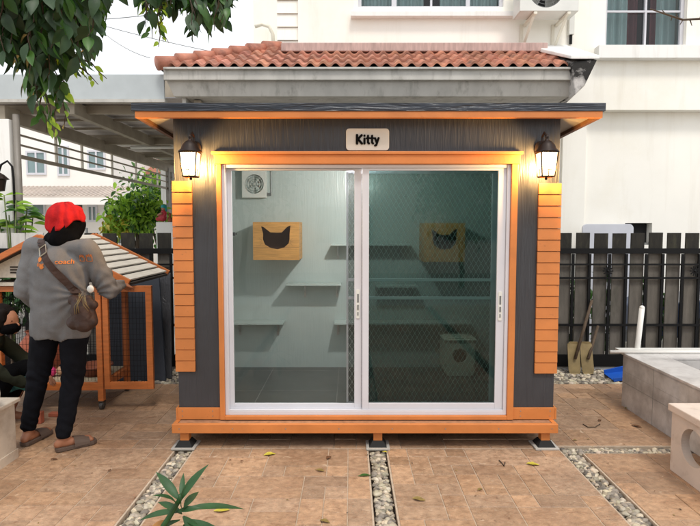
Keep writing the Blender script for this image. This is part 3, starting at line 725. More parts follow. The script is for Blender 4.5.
# ================================================================== NEIGHBOUR HOUSE
UY,LY=7.0,7.15
LZ=zt(110,UY)
nh=thing('neighbour_house','cream rendered two storey house behind the fence with a tiled canopy','house',(2.5,8.5,0))
def wall_open(mb,x0,x1,y,z0,z1,ops,th=.15):
    xs=sorted({x0,x1}|{q for o in ops for q in o[:2]}); zs=sorted({z0,z1}|{q for o in ops for q in o[2:]})
    for i in range(len(xs)-1):
        for j in range(len(zs)-1):
            if any(xs[i]>=o[0]-1e-6 and xs[i+1]<=o[1]+1e-6 and zs[j]>=o[2]-1e-6 and zs[j+1]<=o[3]+1e-6 for o in ops): continue
            mb.box(xs[i],xs[i+1],y,y+th,zs[j],zs[j+1])
wr0,wr1=xt(605,40,UY),xt(686,40,UY); wrz0=zt(48,UY); wrz1=wrz0+1.15
wl0,wl1=xt(358,6,UY),xt(504,6,UY); wlz0=zt(7,UY); wlz1=wlz0+1.1
w=MB(); xL=xt(298,20,UY)
wall_open(w,xL,7.5,UY,LZ,6.9,[(wr0,wr1,wrz0,wrz1),(wl0,wl1,wlz0,wlz1)],.35)
w.build('upper_wall',M['cream'],nh,recalc=False)
lx0=xt(243,100,LY)
vx0,vx1,vz0,vz1=xt(625,228,LY),xt(652,228,LY),zt(245,LY),zt(223,LY)
w=MB(); wall_open(w,lx0,7.5,LY,-.06,LZ-.001,[(vx0,vx1,vz0,vz1)],.2)
w.box(xt(560,200,LY),xt(583,200,LY),LY-.05,LY-.001,-.06,LZ-.001)
w.build('lower_wall',M['cream'],nh,recalc=False)
w=MB(); w.box(vx0+.01,vx1-.01,LY+.12,LY+.14,vz0,vz1); vw=w.build('vent_window',M['dark_room'],nh)
w=MB(); w.box(vx0,vx1,LY+.06,LY+.09,vz0,vz0+.03); w.box(vx0,vx0+.03,LY+.06,LY+.09,vz0,vz1); w.box(vx0+(vx1-vx0)*.25,vx0+(vx1-vx0)*.32,LY+.05,LY+.08,vz0,vz1-.06); w.build('window_frame',M['grey_alu'],vw)
# side/back of the house
w=MB(); w.box(7.3,7.5,LY+.25,12,-.06,6.9); w.box(xL,xL+.2,UY+.36,12,-.06,6.9); w.box(xL,7.5,12,12.2,-.06,6.9); w.build('side_wall',M['cream'],nh)
w=MB(); w.box(xL-.1,7.7,UY-.5,12.5,6.92,7.05); w.build('flat_roof',M['white_render'],nh)
# siding strip
w=MB(); sx=xt(277,20,UY+.1); n=26
for i in range(n):
    z=3.6+i*.17; w.hexa([(sx,UY+.08,z),(xL-.001,UY+.08,z),(xL-.001,UY+.2,z),(sx,UY+.2,z),(sx,UY+.10,z+.162),(xL-.001,UY+.10,z+.162),(xL-.001,UY+.2,z+.162),(sx,UY+.2,z+.162)])
w.build('siding_strip',M['cream'],nh)
# sills/bands
w=MB(); a=xt(598,55,UY-.1); w.box(a,wr1+.35,UY-.12,UY-.001,zt(58,UY-.12),wrz0-.001); w.build('window_sill',M['white_render'],nh,bevel=.004)
w=MB(); w.box(xt(351,13,UY-.1),xt(516,13,UY-.1),UY-.10,UY-.001,zt(16,UY-.1),zt(11,UY-.1)); w.build('window_sill',M['white_render'],nh,bevel=.004)
def window(x0,x1,z0,z1,mull,trans,curt,name='window'):
    y=UY+.06
    w=MB(); f=.045
    w.box(x0+.001,x0+f,y,y+.06,z0+.001,z1-.001); w.box(x1-f,x1-.001,y,y+.06,z0+.001,z1-.001); w.box(x0+f,x1-f,y,y+.06,z0+.001,z0+f*.7); w.box(x0+f,x1-f,y,y+.06,z1-f,z1-.001)
    for m_ in mull: w.box(m_[0],m_[1],y+.002,y+.055,z0+f*.7,z1-f)
    wd=w.build(name,M['white_alu'],nh)
    if trans:
        w=MB(); w.box(x0+f,x1-f,y+.006,y+.03,trans-.012,trans+.012); w.build('glazing_bar',M['white_alu'],wd)
    w=MB(); w.add([(x0+f,y+.035,z0+f*.7),(x1-f,y+.035,z0+f*.7),(x1-f,y+.035,z1-f),(x0+f,y+.035,z1-f)],[(0,1,2,3)]); w.build('pane',M['window_glass'],wd,recalc=False)
    for (ca,cb,mm) in curt:
        w=MB(); n=max(6,int((cb-ca)/.012)); vs=[]
        for i in range(n+1):
            X=ca+(cb-ca)*i/n; Y=y+.17+.03*math.sin((X-ca)*2*math.pi/.095)+.012*math.sin(X*31)
            vs += [(X,Y,z0+.01),(X,Y,z1-.01)]
        w.add(vs,[(2*i,2*i+2,2*i+3,2*i+1) for i in range(n)]); w.build('curtain',mm,wd,smooth=True,recalc=False)
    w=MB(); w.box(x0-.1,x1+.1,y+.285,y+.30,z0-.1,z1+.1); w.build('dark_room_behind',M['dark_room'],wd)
    return wd
mid=xt(645,20,UY+.08)
window(wr0,wr1,wrz0,wrz1,[(mid-.012,mid+.012)],zt(12,UY+.08),[(wr0+.02,xt(628,40,UY+.2),M['curtain']),(xt(628,40,UY+.2),xt(638,40,UY+.2),M['curtain_red']),(xt(650,40,UY+.2),xt(655,40,UY+.2),M['curtain_red']),(xt(655,40,UY+.2),wr1-.02,M['curtain'])])
ml=[(xt(a,3,UY),xt(b_,3,UY)) for a,b_ in ((392,397),(431,433),(467,471))]
window(wl0,wl1,wlz0,wlz1,ml,None,[(wl0+.02,xt(424,3,UY+.2),M['curtain']),(xt(440,3,UY+.2),wl1-.02,M['curtain'])])
# tiled canopy
EY=6.0; EZ=zt(67,EY); TY=6.95; SL=.54
def rz(Y): return EZ+(Y-EY)*SL
hx0=xt(160,66,EY); hx1=xt(281,48,TY); rx=xt(572,66,EY)
def hipx(Y): return hx0+(hx1-hx0)*(Y-EY)/(TY-EY)
tl2=MB(); rn=random.Random(5); pitch=.140; course=(TY-EY)/4.0
for r_ in range(4):
    ya,yb=EY+r_*course-.02,EY+(r_+1)*course+.03
    x=rx-pitch
    while x>hx0-.2:
        v=rn.uniform(.8,1.2); tl2.cc=(v,v*rn.uniform(.95,1.05),v*rn.uniform(.93,1.05))
        n=8; vs=[]
        for yy,lift in ((ya,.038),(yb,.0)):
            for i in range(n+1):
                u=i/n; X=x+pitch*u
                hgt=.034*math.sin(math.pi*min(1,u/.62)) if u<.62 else -.010*math.sin(math.pi*(u-.62)/.38)
                X2=max(X,hipx(yy))
                vs.append((X2,yy,rz(yy)+lift+hgt))
        for i in range(n+1): vs.append((vs[i][0],ya+.004,vs[i][2]-.026))
        if x+pitch>hipx(ya)+.005:
            tl2.add(vs,[(i,i+1,n+1+i+1,n+1+i) for i in range(n)]+[(2*(n+1)+i,2*(n+1)+i+1,i+1,i) for i in range(n)])
        x-=pitch
cr=tl2.build('canopy_tiles',M['rooftile'],nh,smooth=True,recalc=False)
md=cr.modifiers.new('es','EDGE_SPLIT'); md.split_angle=R(50)
w=MB(); w.cc=(1.05,1,1); n=7
for i in range(n):
    a=Vector((hipx(EY+(TY-EY)*i/n)-.02,EY+(TY-EY)*i/n-.03,0)); b_=Vector((hipx(EY+(TY-EY)*(i+1.12)/n)-.02,EY+(TY-EY)*(i+1.12)/n-.03,0))
    a.z=rz(a.y)+.045; b_.z=rz(b_.y)+.03; w.tube([a,b_],[.078,.058],14)
w.build('ridge_tile',M['rooftile'],cr,smooth=True)
w=MB(); w.add([(hx0,EY,rz(EY)-.03),(rx,EY,rz(EY)-.03),(rx,TY,rz(TY)-.03),(hx1,TY,rz(TY)-.03)],[(0,1,2,3)])
w.add([(hx0,EY,rz(EY)-.03),(hx1,TY,rz(TY)-.03),(hx0,TY+.1,rz(EY)-.03)],[(0,1,2)])
w.build('canopy_underlay',M['dark_room'],nh,recalc=False)
w=MB(); w.box(xt(281,47,6.58),xt(548,47,6.58),6.58,UY-.001,zt(51.3,6.58),zt(42.5,6.58)); w.build('flashing_band',M['pink_band'],nh,bevel=.01)
w=MB(); za,zb2,zc,zd=EZ-.02,zt(80,EY-.04),zt(86,EY),zt(99,EY+.45)
w.box(hx0+.05,rx+.03,EY-.04,EY+.0,zb2,za)                   # gutter board
w.hexa([(hx0+.13,EY+.06,zc-.10),(rx+.02,EY+.06,zc-.10),(rx+.02,EY+.12,zc-.10),(hx0+.13,EY+.12,zc-.10),(hx0+.055,EY+.001,zb2+.03),(rx+.03,EY+.001,zb2+.03),(rx+.03,EY+.12,zb2+.03),(hx0+.055,EY+.12,zb2+.03)])
w.build('canopy_fascia',M['old_paint'],nh,bevel=.004)
w=MB(); w.box(hx0+.06,rx+.02,EY-.075,EY-.041,za-.025,za-.002); w.build('drip_board',M['old_paint'],nh,bevel=.004)
w=MB(); w.box(hx0+.2,rx,EY+.125,LY-.002,zc-.10,zc-.06); w.box(hx0+.2,hx0+.24,EY+.125,LY,zc-.18,zc-.101); w.build('canopy_soffit',M['old_paint'],nh)
# stained end parapet
w=MB(); a=rx+.005; w.hexa([(a,EY-.10,zc-.12),(a+.10,EY-.10,zc-.02),(a+.28,UY-.002,zc-.02),(a,UY-.002,zc-.12),(a-.06,EY-.10,EZ+.02),(a+.22,EY-.12,EZ+.04),(a+.3,UY-.002,rz(TY)+.0),(a-.06,UY-.002,rz(TY)+.0)])
w.build('parapet_end',M['stain'],nh,bevel=.01)
w=MB(); w.hexa([(a-.07,EY-.13,EZ+.045),(a+.24,EY-.13,EZ+.045),(a+.32,UY-.002,rz(TY)+.005),(a-.20,UY-.002,rz(TY)+.005),(a-.07,EY-.13,EZ+.085),(a+.24,EY-.13,EZ+.085),(a+.32,UY-.002,rz(TY)+.06),(a-.20,UY-.002,rz(TY)+.06)])
w.build('parapet_cap',M['white_render'],nh,bevel=.01)

# AC unit
ay=UY-.42; x0,x1=xt(520,5,ay),xt(579,5,ay); z0=zt(11,ay); z1=z0+.55
ac=thing('air_conditioner','white outdoor air conditioner on angled brackets between the two upstairs windows','air conditioner',((x0+x1)/2,ay+.15,z0))
w=MB(); fcx=x0+(x1-x0)*.44; fcz=z0+.25
w.hole_plate([(x0,ay,z0),(x1,ay,z0),(x1,ay,z1),(x0,ay,z1)],circ((fcx,ay,fcz),.21,'y',36)[::-1],(0,.02,0))
w.box(x0,x0+.015,ay+.021,ay+.28,z0,z1); w.box(x1-.015,x1,ay+.021,ay+.28,z0,z1); w.box(x0+.016,x1-.016,ay+.021,ay+.28,z0,z0+.015); w.box(x0+.016,x1-.016,ay+.021,ay+.28,z1-.015,z1); w.box(x0+.016,x1-.016,ay+.265,ay+.28,z0+.016,z1-.016)
w.build('casing',M['plastic_w'],ac,bevel=.004)
w=MB()
for r in (.05,.09,.13,.17,.205): w.tube([Vector((fcx+r*math.cos(t*.2094),ay+.004,fcz+r*math.sin(t*.2094))) for t in range(31)],.003,5)
for a in range(0,180,30): w.bar((fcx-.208*math.cos(R(a)),ay+.002,fcz-.208*math.sin(R(a))),(fcx+.208*math.cos(R(a)),ay+.002,fcz+.208*math.sin(R(a))),.004)
w.build('fan_guard',M['grey_alu'],ac)
w=MB()
for k in range(3):
    a=R(120*k+20); u=Vector((math.cos(a),0,math.sin(a))); v=Vector((-math.sin(a),0,math.cos(a))); c=Vector((fcx,ay+.08,fcz))
    w.prism([c+u*.03-v*.02,c+u*.19-v*.05,c+u*.19+v*.06+Vector((0,.03,0)),c+u*.03+v*.03+Vector((0,.02,0))],(0,.004,0))
w.build('fan_blade',M['iron'],ac)
for px in (533,566):
    X=xt(px,12,ay+.1); w=MB(); w.bar((X,ay+.0,z0-.02),(X,UY-.002,z0-.02),.04,.03); w.bar((X,ay+.08,z0-.03),(X-.04,UY-.01,z0-.36),.035,.012); w.box(X-.06,X-.02,UY-.02,UY-.002,z0-.42,z0-.01); w.build('bracket',M['plastic_cream'],ac,bevel=.002)
w=MB(); X=xt(571,30,UY-.03); w.box(X-.035,X+.035,UY-.06,UY-.002,zt(36,UY),z0+.1); w.build('pipe_cover',M['plastic_w'],ac,bevel=.004)
w=MB(); w.tube([(X,UY-.03,zt(36,UY)+.002),(X,UY-.03,zt(45,UY))],.018,10); w.build('pipe',M['iron'],ac)

# ================================================================== FENCE
BY=5.63
fe=thing('fence','long dark slatted fence with black iron bars behind the patio','fence',(0,BY,0))
bp_=.1935; bw=.143; x=xt(558.5,233,BY)-bp_*31
xs_=[]
k=0
while x<4.5:
    zt_=1.447+random.uniform(-.006,.006); w=MB(); pale = x<xt(44,233,BY)  # boards at the left end get a paler grey
    hid = False
    w.box(x,x+bw,BY,BY+.018,.06,1.24,0); w.box(x,x+bw,BY,BY+.018,1.2402,zt_,1)
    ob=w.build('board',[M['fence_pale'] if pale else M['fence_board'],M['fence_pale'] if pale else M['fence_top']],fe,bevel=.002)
    if pale: ob['label']='pale board at the left end'
    xs_.append(x); x+=bp_
for (py,h) in ((251,.055),(264.5,.018),(278,.02),(325,.025)):
    z=zt(py,5.6); w=MB(); w.box(-4.6,4.6,5.588,5.610,z-h/2,z+h/2); w.build('rail',M['iron'],fe)
w=MB(); w.box(-4.6,4.6,5.580,5.615,.02,.145); w.build('bottom_rail',M['iron'],fe)
for i,x in enumerate(xs_):
    w=MB(); xx=x+bw*(.93 if i%2==0 else 1.05); w.box(xx-.014,xx+.014,5.592,5.609,.146,1.225); w.build('bar',M['iron'],fe)
for px in (608,695):
    p=P(px,271,5.57); w=MB()
    for a in range(0,180,36): 
        u=Vector((math.cos(R(a)),0,math.sin(R(a)))); w.bar(p-u*.055,p+u*.055,.012,.006,up=(0,1,0))
    w.ball(p,.014); w.build('iron_flower',M['iron'],fe)
w=MB(); w.box(-4.6,4.6,5.605,5.70,-.055,.018); cb=w.build('kerb',M['white_render']); struct(cb)

# things behind the fence, right side
w=MB(); Yp=6.9; w.prism(rrect(xt(582,250,Yp),xt(633,250,Yp),0.0,zt(224,Yp),Yp,.06),(0,.03,0)); o=w.build('table_top',M['pale_panel'],bevel=.004)
tag(o,'pale grey folded tabletop with rounded corners leaning behind the right fence','tabletop')
# blue car (only glimpsed between the boards)
def car(cx,cy):
    t=thing('parked_car','blue car glimpsed between the boards of the right fence','car',(cx,cy,-.06))
    z=-.06; prof=[(-1.9,.35),(-1.9,.75),(-1.75,.85),(-.9,.95),(-.45,1.32),(.75,1.34),(1.35,.98),(1.85,.9),(1.92,.6),(1.9,.35)]
    w=MB(); w.prism([(cx+a,cy-.38,z+b_*.8) for a,b_ in prof],(0,.76,0)); w.build('body',M['car'],t,bevel=.03)
    w=MB(); w.prism([(cx-.78,cy-.385,z+.78),(cx-.42,cy-.385,z+1.0),(cx+.68,cy-.385,z+1.01),(cx+1.1,cy-.385,z+.80)],(0,-.006,0)); w.build('side_window',M['dark_room'],t)
    for a in (-1.15,1.2):
        w=MB(); w.prism(circ((cx+a,cy-.40,z+.29),.28,'y',28),(0,.18,0)); wh=w.build('wheel',M['rubber'],t,bevel=.02)
        w=MB(); w.prism(circ((cx+a,cy-.405,z+.29),.17,'y',24),(0,.01,0)); w.build('rim',M['steel'],wh)
car(5.35,6.45)

# ================================================================== CARPORT (left, beyond the fence)
cp=thing('carport','steel framed carport with corrugated sheet roof beyond the left fence','carport',(-2,8.5,-.06))
FY=6.15
zr=zt(103,FY); 
w=MB(); w.box(-5.2,xt(165,85,FY),FY-.03,FY,zt(100,FY),zt(75,FY)); w.build('fascia_sheet',M['fascia_sheet'],cp,bevel=.004)
w=MB(); w.box(-5.2,xt(166,100,FY),FY-.045,FY+.03,zt(103,FY),zt(100,FY)-.001); w.build('fascia_edge',M['old_paint'],cp)
# corrugated roof
w=MB(); n=220; vs=[]; z_=2.93
for j,yy in enumerate((FY+.04,12.6)):
    for i in range(n+1):
        X=-4.6+5.6*i/n; vs.append((X,yy,z_+.06+.018*math.sin(i*math.pi/2.5)+(yy-6)*.012))
# corrugations run along X here: rebuild along Y
vs=[]; n=260
for i in range(n+1):
    Y=FY+.04+6.4*i/n
    for X in (-4.35,.2): vs.append((X,Y,z_+.05+.016*math.sin(i*math.pi/2.2)+(Y-6)*.012))
w.add(vs,[(2*i,2*i+1,2*i+3,2*i+2) for i in range(n)]); w.build('corrugated_sheet',M['sheet'],cp,smooth=True,recalc=False)
for py,Y,h in ((110,6.5,.10),(141,8.7,.12),(155,10.4,.10),(163,11.9,.1)):
    z=zt(py,Y); w=MB(); w.box(-4.3,-.3,Y-.03,Y+.03,z-h/2,z+h/2); w.build('cross_beam',M['steel_paint'],cp,bevel=.004)
for X,z,h in ((-4.0,2.80,.14),(-3.2,2.86,.12),(-1.75,2.88,.1)):
    w=MB(); w.box(X-.04,X+.04,FY+.03,12.3,z-h/2,z+h/2+.03); w.build('long_beam',M['steel_paint'],cp,bevel=.004)
for Y in [6.6+.62*i for i in range(10)]:
    w=MB(); w.box(-4.3,.1,Y-.02,Y+.02,2.925,2.955); w.build('purlin',M['steel_paint'],cp)
w=MB(); w.box(xt(163,90,7.0),xt(186,90,7.0),7.0,7.06,zt(103,7.0),zt(78,7.0)); w.build('end_panel',M['steel_paint'],cp,bevel=.004)
# hanging side rails
X=-4.0
for z,h in ((2.36,.045),(2.50,.02),(2.62,.02)): w=MB(); w.box(X-.015,X+.015,FY+.16,12.3,z-h/2,z+h/2); w.build('side_rail',M['steel_paint'],cp)
for Y in (6.3,7.3,8.0,9.0,10.0,11.1,12.2):
    w=MB(); w.box(X-.012,X+.012,Y-.02,Y+.02,2.34,2.80); w.build('hanger',M['plastic_cream'] if Y>7 else M['steel_paint'],cp)
w=MB(); w.box(-4.05,-3.90,6.15,6.30,-.06,2.74); w.build('post',M['white_render'],cp,bevel=.005)
w=MB(); w.tube([(-3.845,6.2,-.06),(-3.845,6.2,2.8)],.036,12); w.build('downpipe',M['pipe'],cp,smooth=True)
w=MB(); w.box(-4.03,-3.96,11.9,12.0,-.06,2.74); w.build('post',M['pipe'],cp)
w=MB(); w.box(xt(167,200,11.7),xt(170,200,11.7),11.65,11.72,-.06,2.8); w.build('post',M['pipe'],cp)
w=MB(); w.box(xt(162,200,12),xt(167,200,12),11.95,12.05,-.06,2.8); w.build('post',M['white_render'],cp)
w=MB(); z=zt(148,8.6); w.tube([(xt(132,148,8.6),8.55,z),(xt(200,148,8.6),8.55,z)],.022,10); w.build('lamp_tube',M['plastic_w'],cp,smooth=True)

# garden walls and statuettes far left
w=MB(); Yg=9.3; w.box(xt(156,230,Yg),xt(200,230,Yg),Yg,Yg+.2,-.06,zt(222,Yg)); o=w.build('garden_wall',M['white_render'],bevel=.01)
tag(o,'low white garden wall carrying the seated figurine beyond the fence','wall')
w=MB(); w.box(xt(133,230,10.2),xt(148,230,10.2),10.2,10.45,-.06,zt(221,10.2)); w.box(xt(131,230,10.2),xt(150,230,10.2),10.15,10.5,zt(221,10.2)+.001,zt(218,10.2)); o=w.build('gate_pillar',M['white_render'],bevel=.01)
tag(o,'white gate pillar with cap beyond the fence under the green tree','pillar')
w=MB()
for k in range(6): w.box(xt(86,230,10.3),xt(133,230,10.3)-.01,10.3,10.33,.1+k*.22,.22+k*.22)
w.box(xt(86,230,10.3),xt(88,230,10.3),10.28,10.3,-.05,1.5); o=w.build('slatted_gate',M['grey_alu']); tag(o,'grey horizontal slatted gate beside the white gate pillar','gate')
# figurine
Yf=9.35; p=P(164,222,Yf); s=.0178
fg=thing('figurine','small seated figurine in red with a teal hat on the white garden wall','figurine',p)
w=MB(); w.cap(p+Vector((-.02,0,.08)),p+Vector((.0,0,.17)),.075,.05); w.cap(p+Vector((-.10,-.03,.05)),p+Vector((-.02,-.02,.06)),.035,.04); w.cap(p+Vector((.05,-.03,.15)),p+Vector((.03,-.08,.08)),.02,.02)
blob(w,'robe',M['red_cloth'],fg,.012,3)
w=MB(); w.ball(p+Vector((.0,-.01,.235)),.04); w.cap(p+Vector((-.08,-.05,.12)),p+Vector((-.02,-.06,.15)),.02,.02); w.build('head',M['skin_l'],fg,smooth=True)
w=MB(); w.ball(p+Vector((.005,0,.265)),.055,sc=(1,1,.75)); w.cap(p+Vector((.03,0,.24)),p+Vector((.045,0,.20)),.03,.02); w.build('hat',M['teal_hat'],fg,smooth=True)
for i,px in enumerate((170,174)):
    q=P(px,222,Yf); w=MB(); w.lathe([(.03,0),(.042,.03),(.035,.07),(.018,.09),(.028,.12),(.022,.15),(0,.165)],q,n=14); o=w.build('clay_figure',M['clay'],smooth=True)
    tag(o,['brown clay figure on the garden wall, right beside the seated figurine','brown clay figure on the garden wall, farthest right'][i],'figurine','clay figures on the garden wall')

# far houses
def far_house(name,x0,x1,Y,z1,wins,label,depth=8):
    t=thing(name,label,'house',((x0+x1)/2,Y+depth/2,-.06))
    w=MB(); w.box(x0,x1,Y,Y+depth,-.06,z1); w.build('wall',M['house_w'],t)
    for (a,b_,c,d,nm) in wins:
        if nm=='door':
            w=MB(); w.box(a,b_,Y-.03,Y-.002,c,d); w.build('doorway',M['door_dark'],t); continue
        w=MB(); w.box(a,b_,Y-.05,Y-.002,c,c+.07); w.box(a,b_,Y-.05,Y-.002,d-.07,d); w.box(a,a+.06,Y-.05,Y-.002,c+.07,d-.07); w.box(b_-.06,b_,Y-.05,Y-.002,c+.07,d-.07)
        n=max(2,round((b_-a)/.7))
        for k in range(1,n): X=a+(b_-a)*k/n; w.box(X-.03,X+.03,Y-.05,Y-.002,c+.07,d-.07)
        f=w.build('window',M['white_alu'],t)
        w=MB(); w.box(a+.06,b_-.06,Y-.02,Y-.001,c+.07,d-.07); w.build('pane',M['house_pane'],f)
    return t
HY=19.0
def hw(px0,px1,py0,py1,nm='w',Y=HY): return (xt(px0,py1,Y),xt(px1,py1,Y),zt(py1,Y),zt(py0,Y),nm)
h1=far_house('row_house',-19,xt(112,150,HY),HY,6.3,[hw(27,47,151,175),hw(58,70,146,176),hw(88,106,150,170),hw(20,46,203,216),hw(65,83,200,232,'door'),hw(88,98,205,222)],'white row house with lean-to roof far behind the carport on the left')
xa=xt(22,190,HY-1.6); xb=xt(116,190,HY-1.6)
w=MB(); z0,z1=zt(196,HY-1.8),zt(187,HY)
w.hexa([(xa-6,HY-1.8,z0-.05),(xb,HY-1.8,z0-.05),(xb,HY-.003,z1-.05),(xa-6,HY-.003,z1-.05),(xa-6,HY-1.8,z0),(xb,HY-1.8,z0),(xb,HY-.003,z1),(xa-6,HY-.003,z1)])
for i in range(60): X=xa-6+(xb-xa+6)*i/60; w.bar((X,HY-1.8,z0+.02),(X,HY-.01,z1+.02),.05,.04)
w.build('lean_to_roof',M['leanto'],h1)
w=MB(); w.box(xa-6,xb,HY-1.82,HY-1.74,z0-.28,z0-.051); w.build('fascia',M['house_w'],h1)
w=MB(); w.box(xt(101,212,HY-.3),xt(106,212,HY-.3),HY-.35,HY-.05,zt(217,HY),zt(208,HY)); w.prism(circ((xt(103.4,212,HY-.3),HY-.352,zt(212.5,HY-.3)),.09,'y',18),(0,-.01,0)); o=w.build('air_conditioner',M['plastic_w']); tag(o,'small white air conditioner on the wall of the white row house','air conditioner')
H2=24.0
h2=far_house('town_house',xt(100,150,H2),-1.5,H2,6.3,[hw(118,130,176,190,'w',H2),hw(150,162,178,192,'w',H2),hw(108,116,178,190,'w',H2)],'pale house with reddish tiled roofs farther behind the row house')
w=MB(); x0=xt(104,170,H2-2); x1=-1.2; za,zb_=zt(172,H2-2),zt(156,H2)
w.hexa([(x0,H2-2,za-.1),(x1,H2-2,za-.1),(x1,H2-.004,zb_-.1),(x0,H2-.004,zb_-.1),(x0,H2-2,za),(x1,H2-2,za),(x1,H2-.004,zb_),(x0,H2-.004,zb_)]); w.build('lower_roof',M['redroof'],h2)
w=MB(); w.hexa([(x0,H2-.5,6.32),(x1,H2-.5,6.32),(x1,H2+9,6.32),(x0,H2+9,6.32),(x0+2,H2+3,7.3),(x1-2,H2+3,7.3),(x1-2,H2+5,7.3),(x0+2,H2+5,7.3)]); w.build('roof',M['redroof'],h2)
# pale house part behind upper left of main house
h3=thing('side_house','pale cream neighbouring house seen above the left end of the tiled canopy','house',(-1,11,0))
w=MB(); w.box(xt(253,20,9.4),xt(290,20,9.4),9.4,12,-.06,7); w.build('wall',M['cream'],h3)
w=MB(); c=P(262,28,9.2); w.tube([c+Vector((-.12,0,.02)),c+Vector((.0,0,.06)),c+Vector((.12,0,.02)),c+Vector((.18,0,-.1)),c+Vector((.2,0,-.45))],.03,10); w.build('pipe',M['plastic_cream'],h3,smooth=True)
# street lamp far left
p=P(5,190,5.95)
sl=thing('garden_lamp','black curved garden lamp with coach lantern at the left edge behind the fence','lamp',(p.x-.18,5.95,-.06))
w=MB(); q=Vector((p.x-.0,5.95,0)); w.tube([(q.x+.10,5.95,-.06),(q.x+.10,5.95,2.05),(q.x+.09,5.95,2.18),(q.x+.04,5.95,2.24),(q.x-.03,5.95,2.2),(q.x-.06,5.95,2.12)],.012,8); w.build('pole',M['iron'],sl,smooth=True)
w=MB(); w.lathe([(.0,0),(.05,.01),(.07,.13),(.10,.14),(.05,.19),(.0,.22)],(q.x-.06,5.95,1.90),n=12); w.build('lantern_head',M['bronze'],sl)
# cables
w=MB()
for i,(a,b_) in enumerate((((95,20),(260,-6)),((100,30),(150,58)),((104,26),(300,66)))):
    A=P(a[0],a[1],17+i); B_=P(b_[0],b_[1],17+i); pts=[A.lerp(B_,t/10)+Vector((0,0,-.5*(t/10)*(1-t/10))) for t in range(11)]; w.tube(pts,.012,6)
o=w.build('power_cable',M['grey_alu']); tag(o,'thin sagging power cables in the white sky above the carport','cable')

# ================================================================== FOLIAGE
def crown(mb,c,rad,n,L,mats_n,rn,drop=.5,clump=.3):
    c=Vector(c); cl=[]
    for _ in range(max(6,n//14)):
        while True:
            u=Vector((rn.uniform(-1,1),rn.uniform(-1,1),rn.uniform(-1,1)))
            if u.length<1: break
        cl.append(c+Vector((u.x*rad[0],u.y*rad[1],u.z*rad[2])))
    for _ in range(n):
        k=rn.choice(cl); d=Vector((rn.gauss(0,1),rn.gauss(0,1),rn.gauss(0,1)-drop)).normalized()
        p=k+Vector((rn.gauss(0,1),rn.gauss(0,1),rn.gauss(0,1)))*clump*min(rad)
        nr=Vector((rn.gauss(0,.5),rn.gauss(0,.5),1)); l=L*rn.uniform(.6,1.2)
        mb.leaf(p,d,nr,l,l*.5,rn.randrange(mats_n),.3)
    return cl
def tree(name,base,top,r,c,rad,n,L,mats,label,cat,seed,limbs=5):
    rn=random.Random(seed); t=thing(name,label,cat,base)
    w=MB(); cl=crown(w,c,rad,n,L,len(mats),rn); w.build('crown',mats,t,recalc=False)
    w=MB(); b_=Vector(base); tp=Vector(top); pts=[b_.lerp(tp,k/4)+Vector((rn.uniform(-.03,.03),rn.uniform(-.03,.03),0))*k for k in range(5)]
    w.tube(pts,[r,r*.85,r*.7,r*.55,r*.4],9)
    for q in cl[:limbs]: w.tube([pts[2+rn.randrange(2)],pts[4].lerp(q,.5)+Vector((0,0,.05)),q],[r*.4,r*.25,r*.1],6)
    w.build('trunk',M['bark'],t,smooth=True)
    return t
c=P(135,214,9.8); tree('tree',(c.x,9.8,-.06),(c.x,9.8,1.4),.06,c,(.50,.5,.30),1300,.14,[M['leaf_lime'],M['leaf_lime'],M['leaf_mid']],'bright green bushy tree beyond the fence under the carport roof','tree',11)
c=P(160,205,12.8); tree('tree',(c.x,12.8,-.06),(c.x,12.8,1.6),.06,c,(.8,.6,.75),1400,.16,[M['leaf_mid'],M['leaf_mid'],M['leaf_lime']],'darker green tree behind the seated figurine','tree',12)
c=P(119,228,9.5); tree('shrub',(c.x,9.5,-.06),(c.x,9.5,1.1),.02,c,(.25,.2,.2),260,.13,[M['leaf_lime'],M['leaf_yellow']],'small yellow green shrub in front of the slatted gate','shrub',13)
# big-leaf plant at left behind fence
pl=thing('leafy_plant','bright green broad-leaved plant rising above the pale fence boards at left','plant',(-3.9,6.0,-.06)); rn=random.Random(21)
w=MB(); st=MB()
for px,py in ((4,195),(16,200),(27,208),(9,215),(33,216),(20,222),(0,225)):
    tp=P(px,py,6.0+rn.uniform(-.1,.1)); bs=Vector((-3.85+rn.uniform(-.12,.12),6.0,-.05)); mid_=bs.lerp(tp,.6)+Vector((0,0,.1)); st.tube([bs,mid_,tp],[.014,.01,.006],7)
    for k in range(7):
        a=rn.uniform(0,6.28); d=Vector((math.cos(a),math.sin(a)*.5,rn.uniform(-.1,.5))); w.leaf(tp+Vector((0,0,-rn.uniform(0,.12))),d,(0,-.6,1),rn.uniform(.14,.22),rn.uniform(.06,.085),rn.randrange(2),.3)
w.build('foliage',[M['leaf_lime'],M['leaf_mid']],pl,recalc=False); st.build('stem',M['twig'],pl,smooth=True)
# low plants behind the right fence
for i,px in enumerate((573,603,650)):
    c=P(px,325,6.15); rn=random.Random(40+i); t=thing('shrub',['low green shrub behind the right fence, nearest the cat house','low green shrub behind the right fence above the spades','low green shrub behind the right fence near the upright pipe'][i],'shrub',(c.x,6.15,-.06),'low shrubs behind the right fence')
    w=MB(); crown(w,(c.x,6.15,.55),(.12,.12,.42),240,.11,2,rn); w.build('foliage',[M['leaf_mid'],M['leaf_dark']],t,recalc=False)
    w=MB(); w.tube([(c.x,6.15,-.06),(c.x+.02,6.15,.7)],[.012,.006],6); w.build('stem',M['bark'],t)
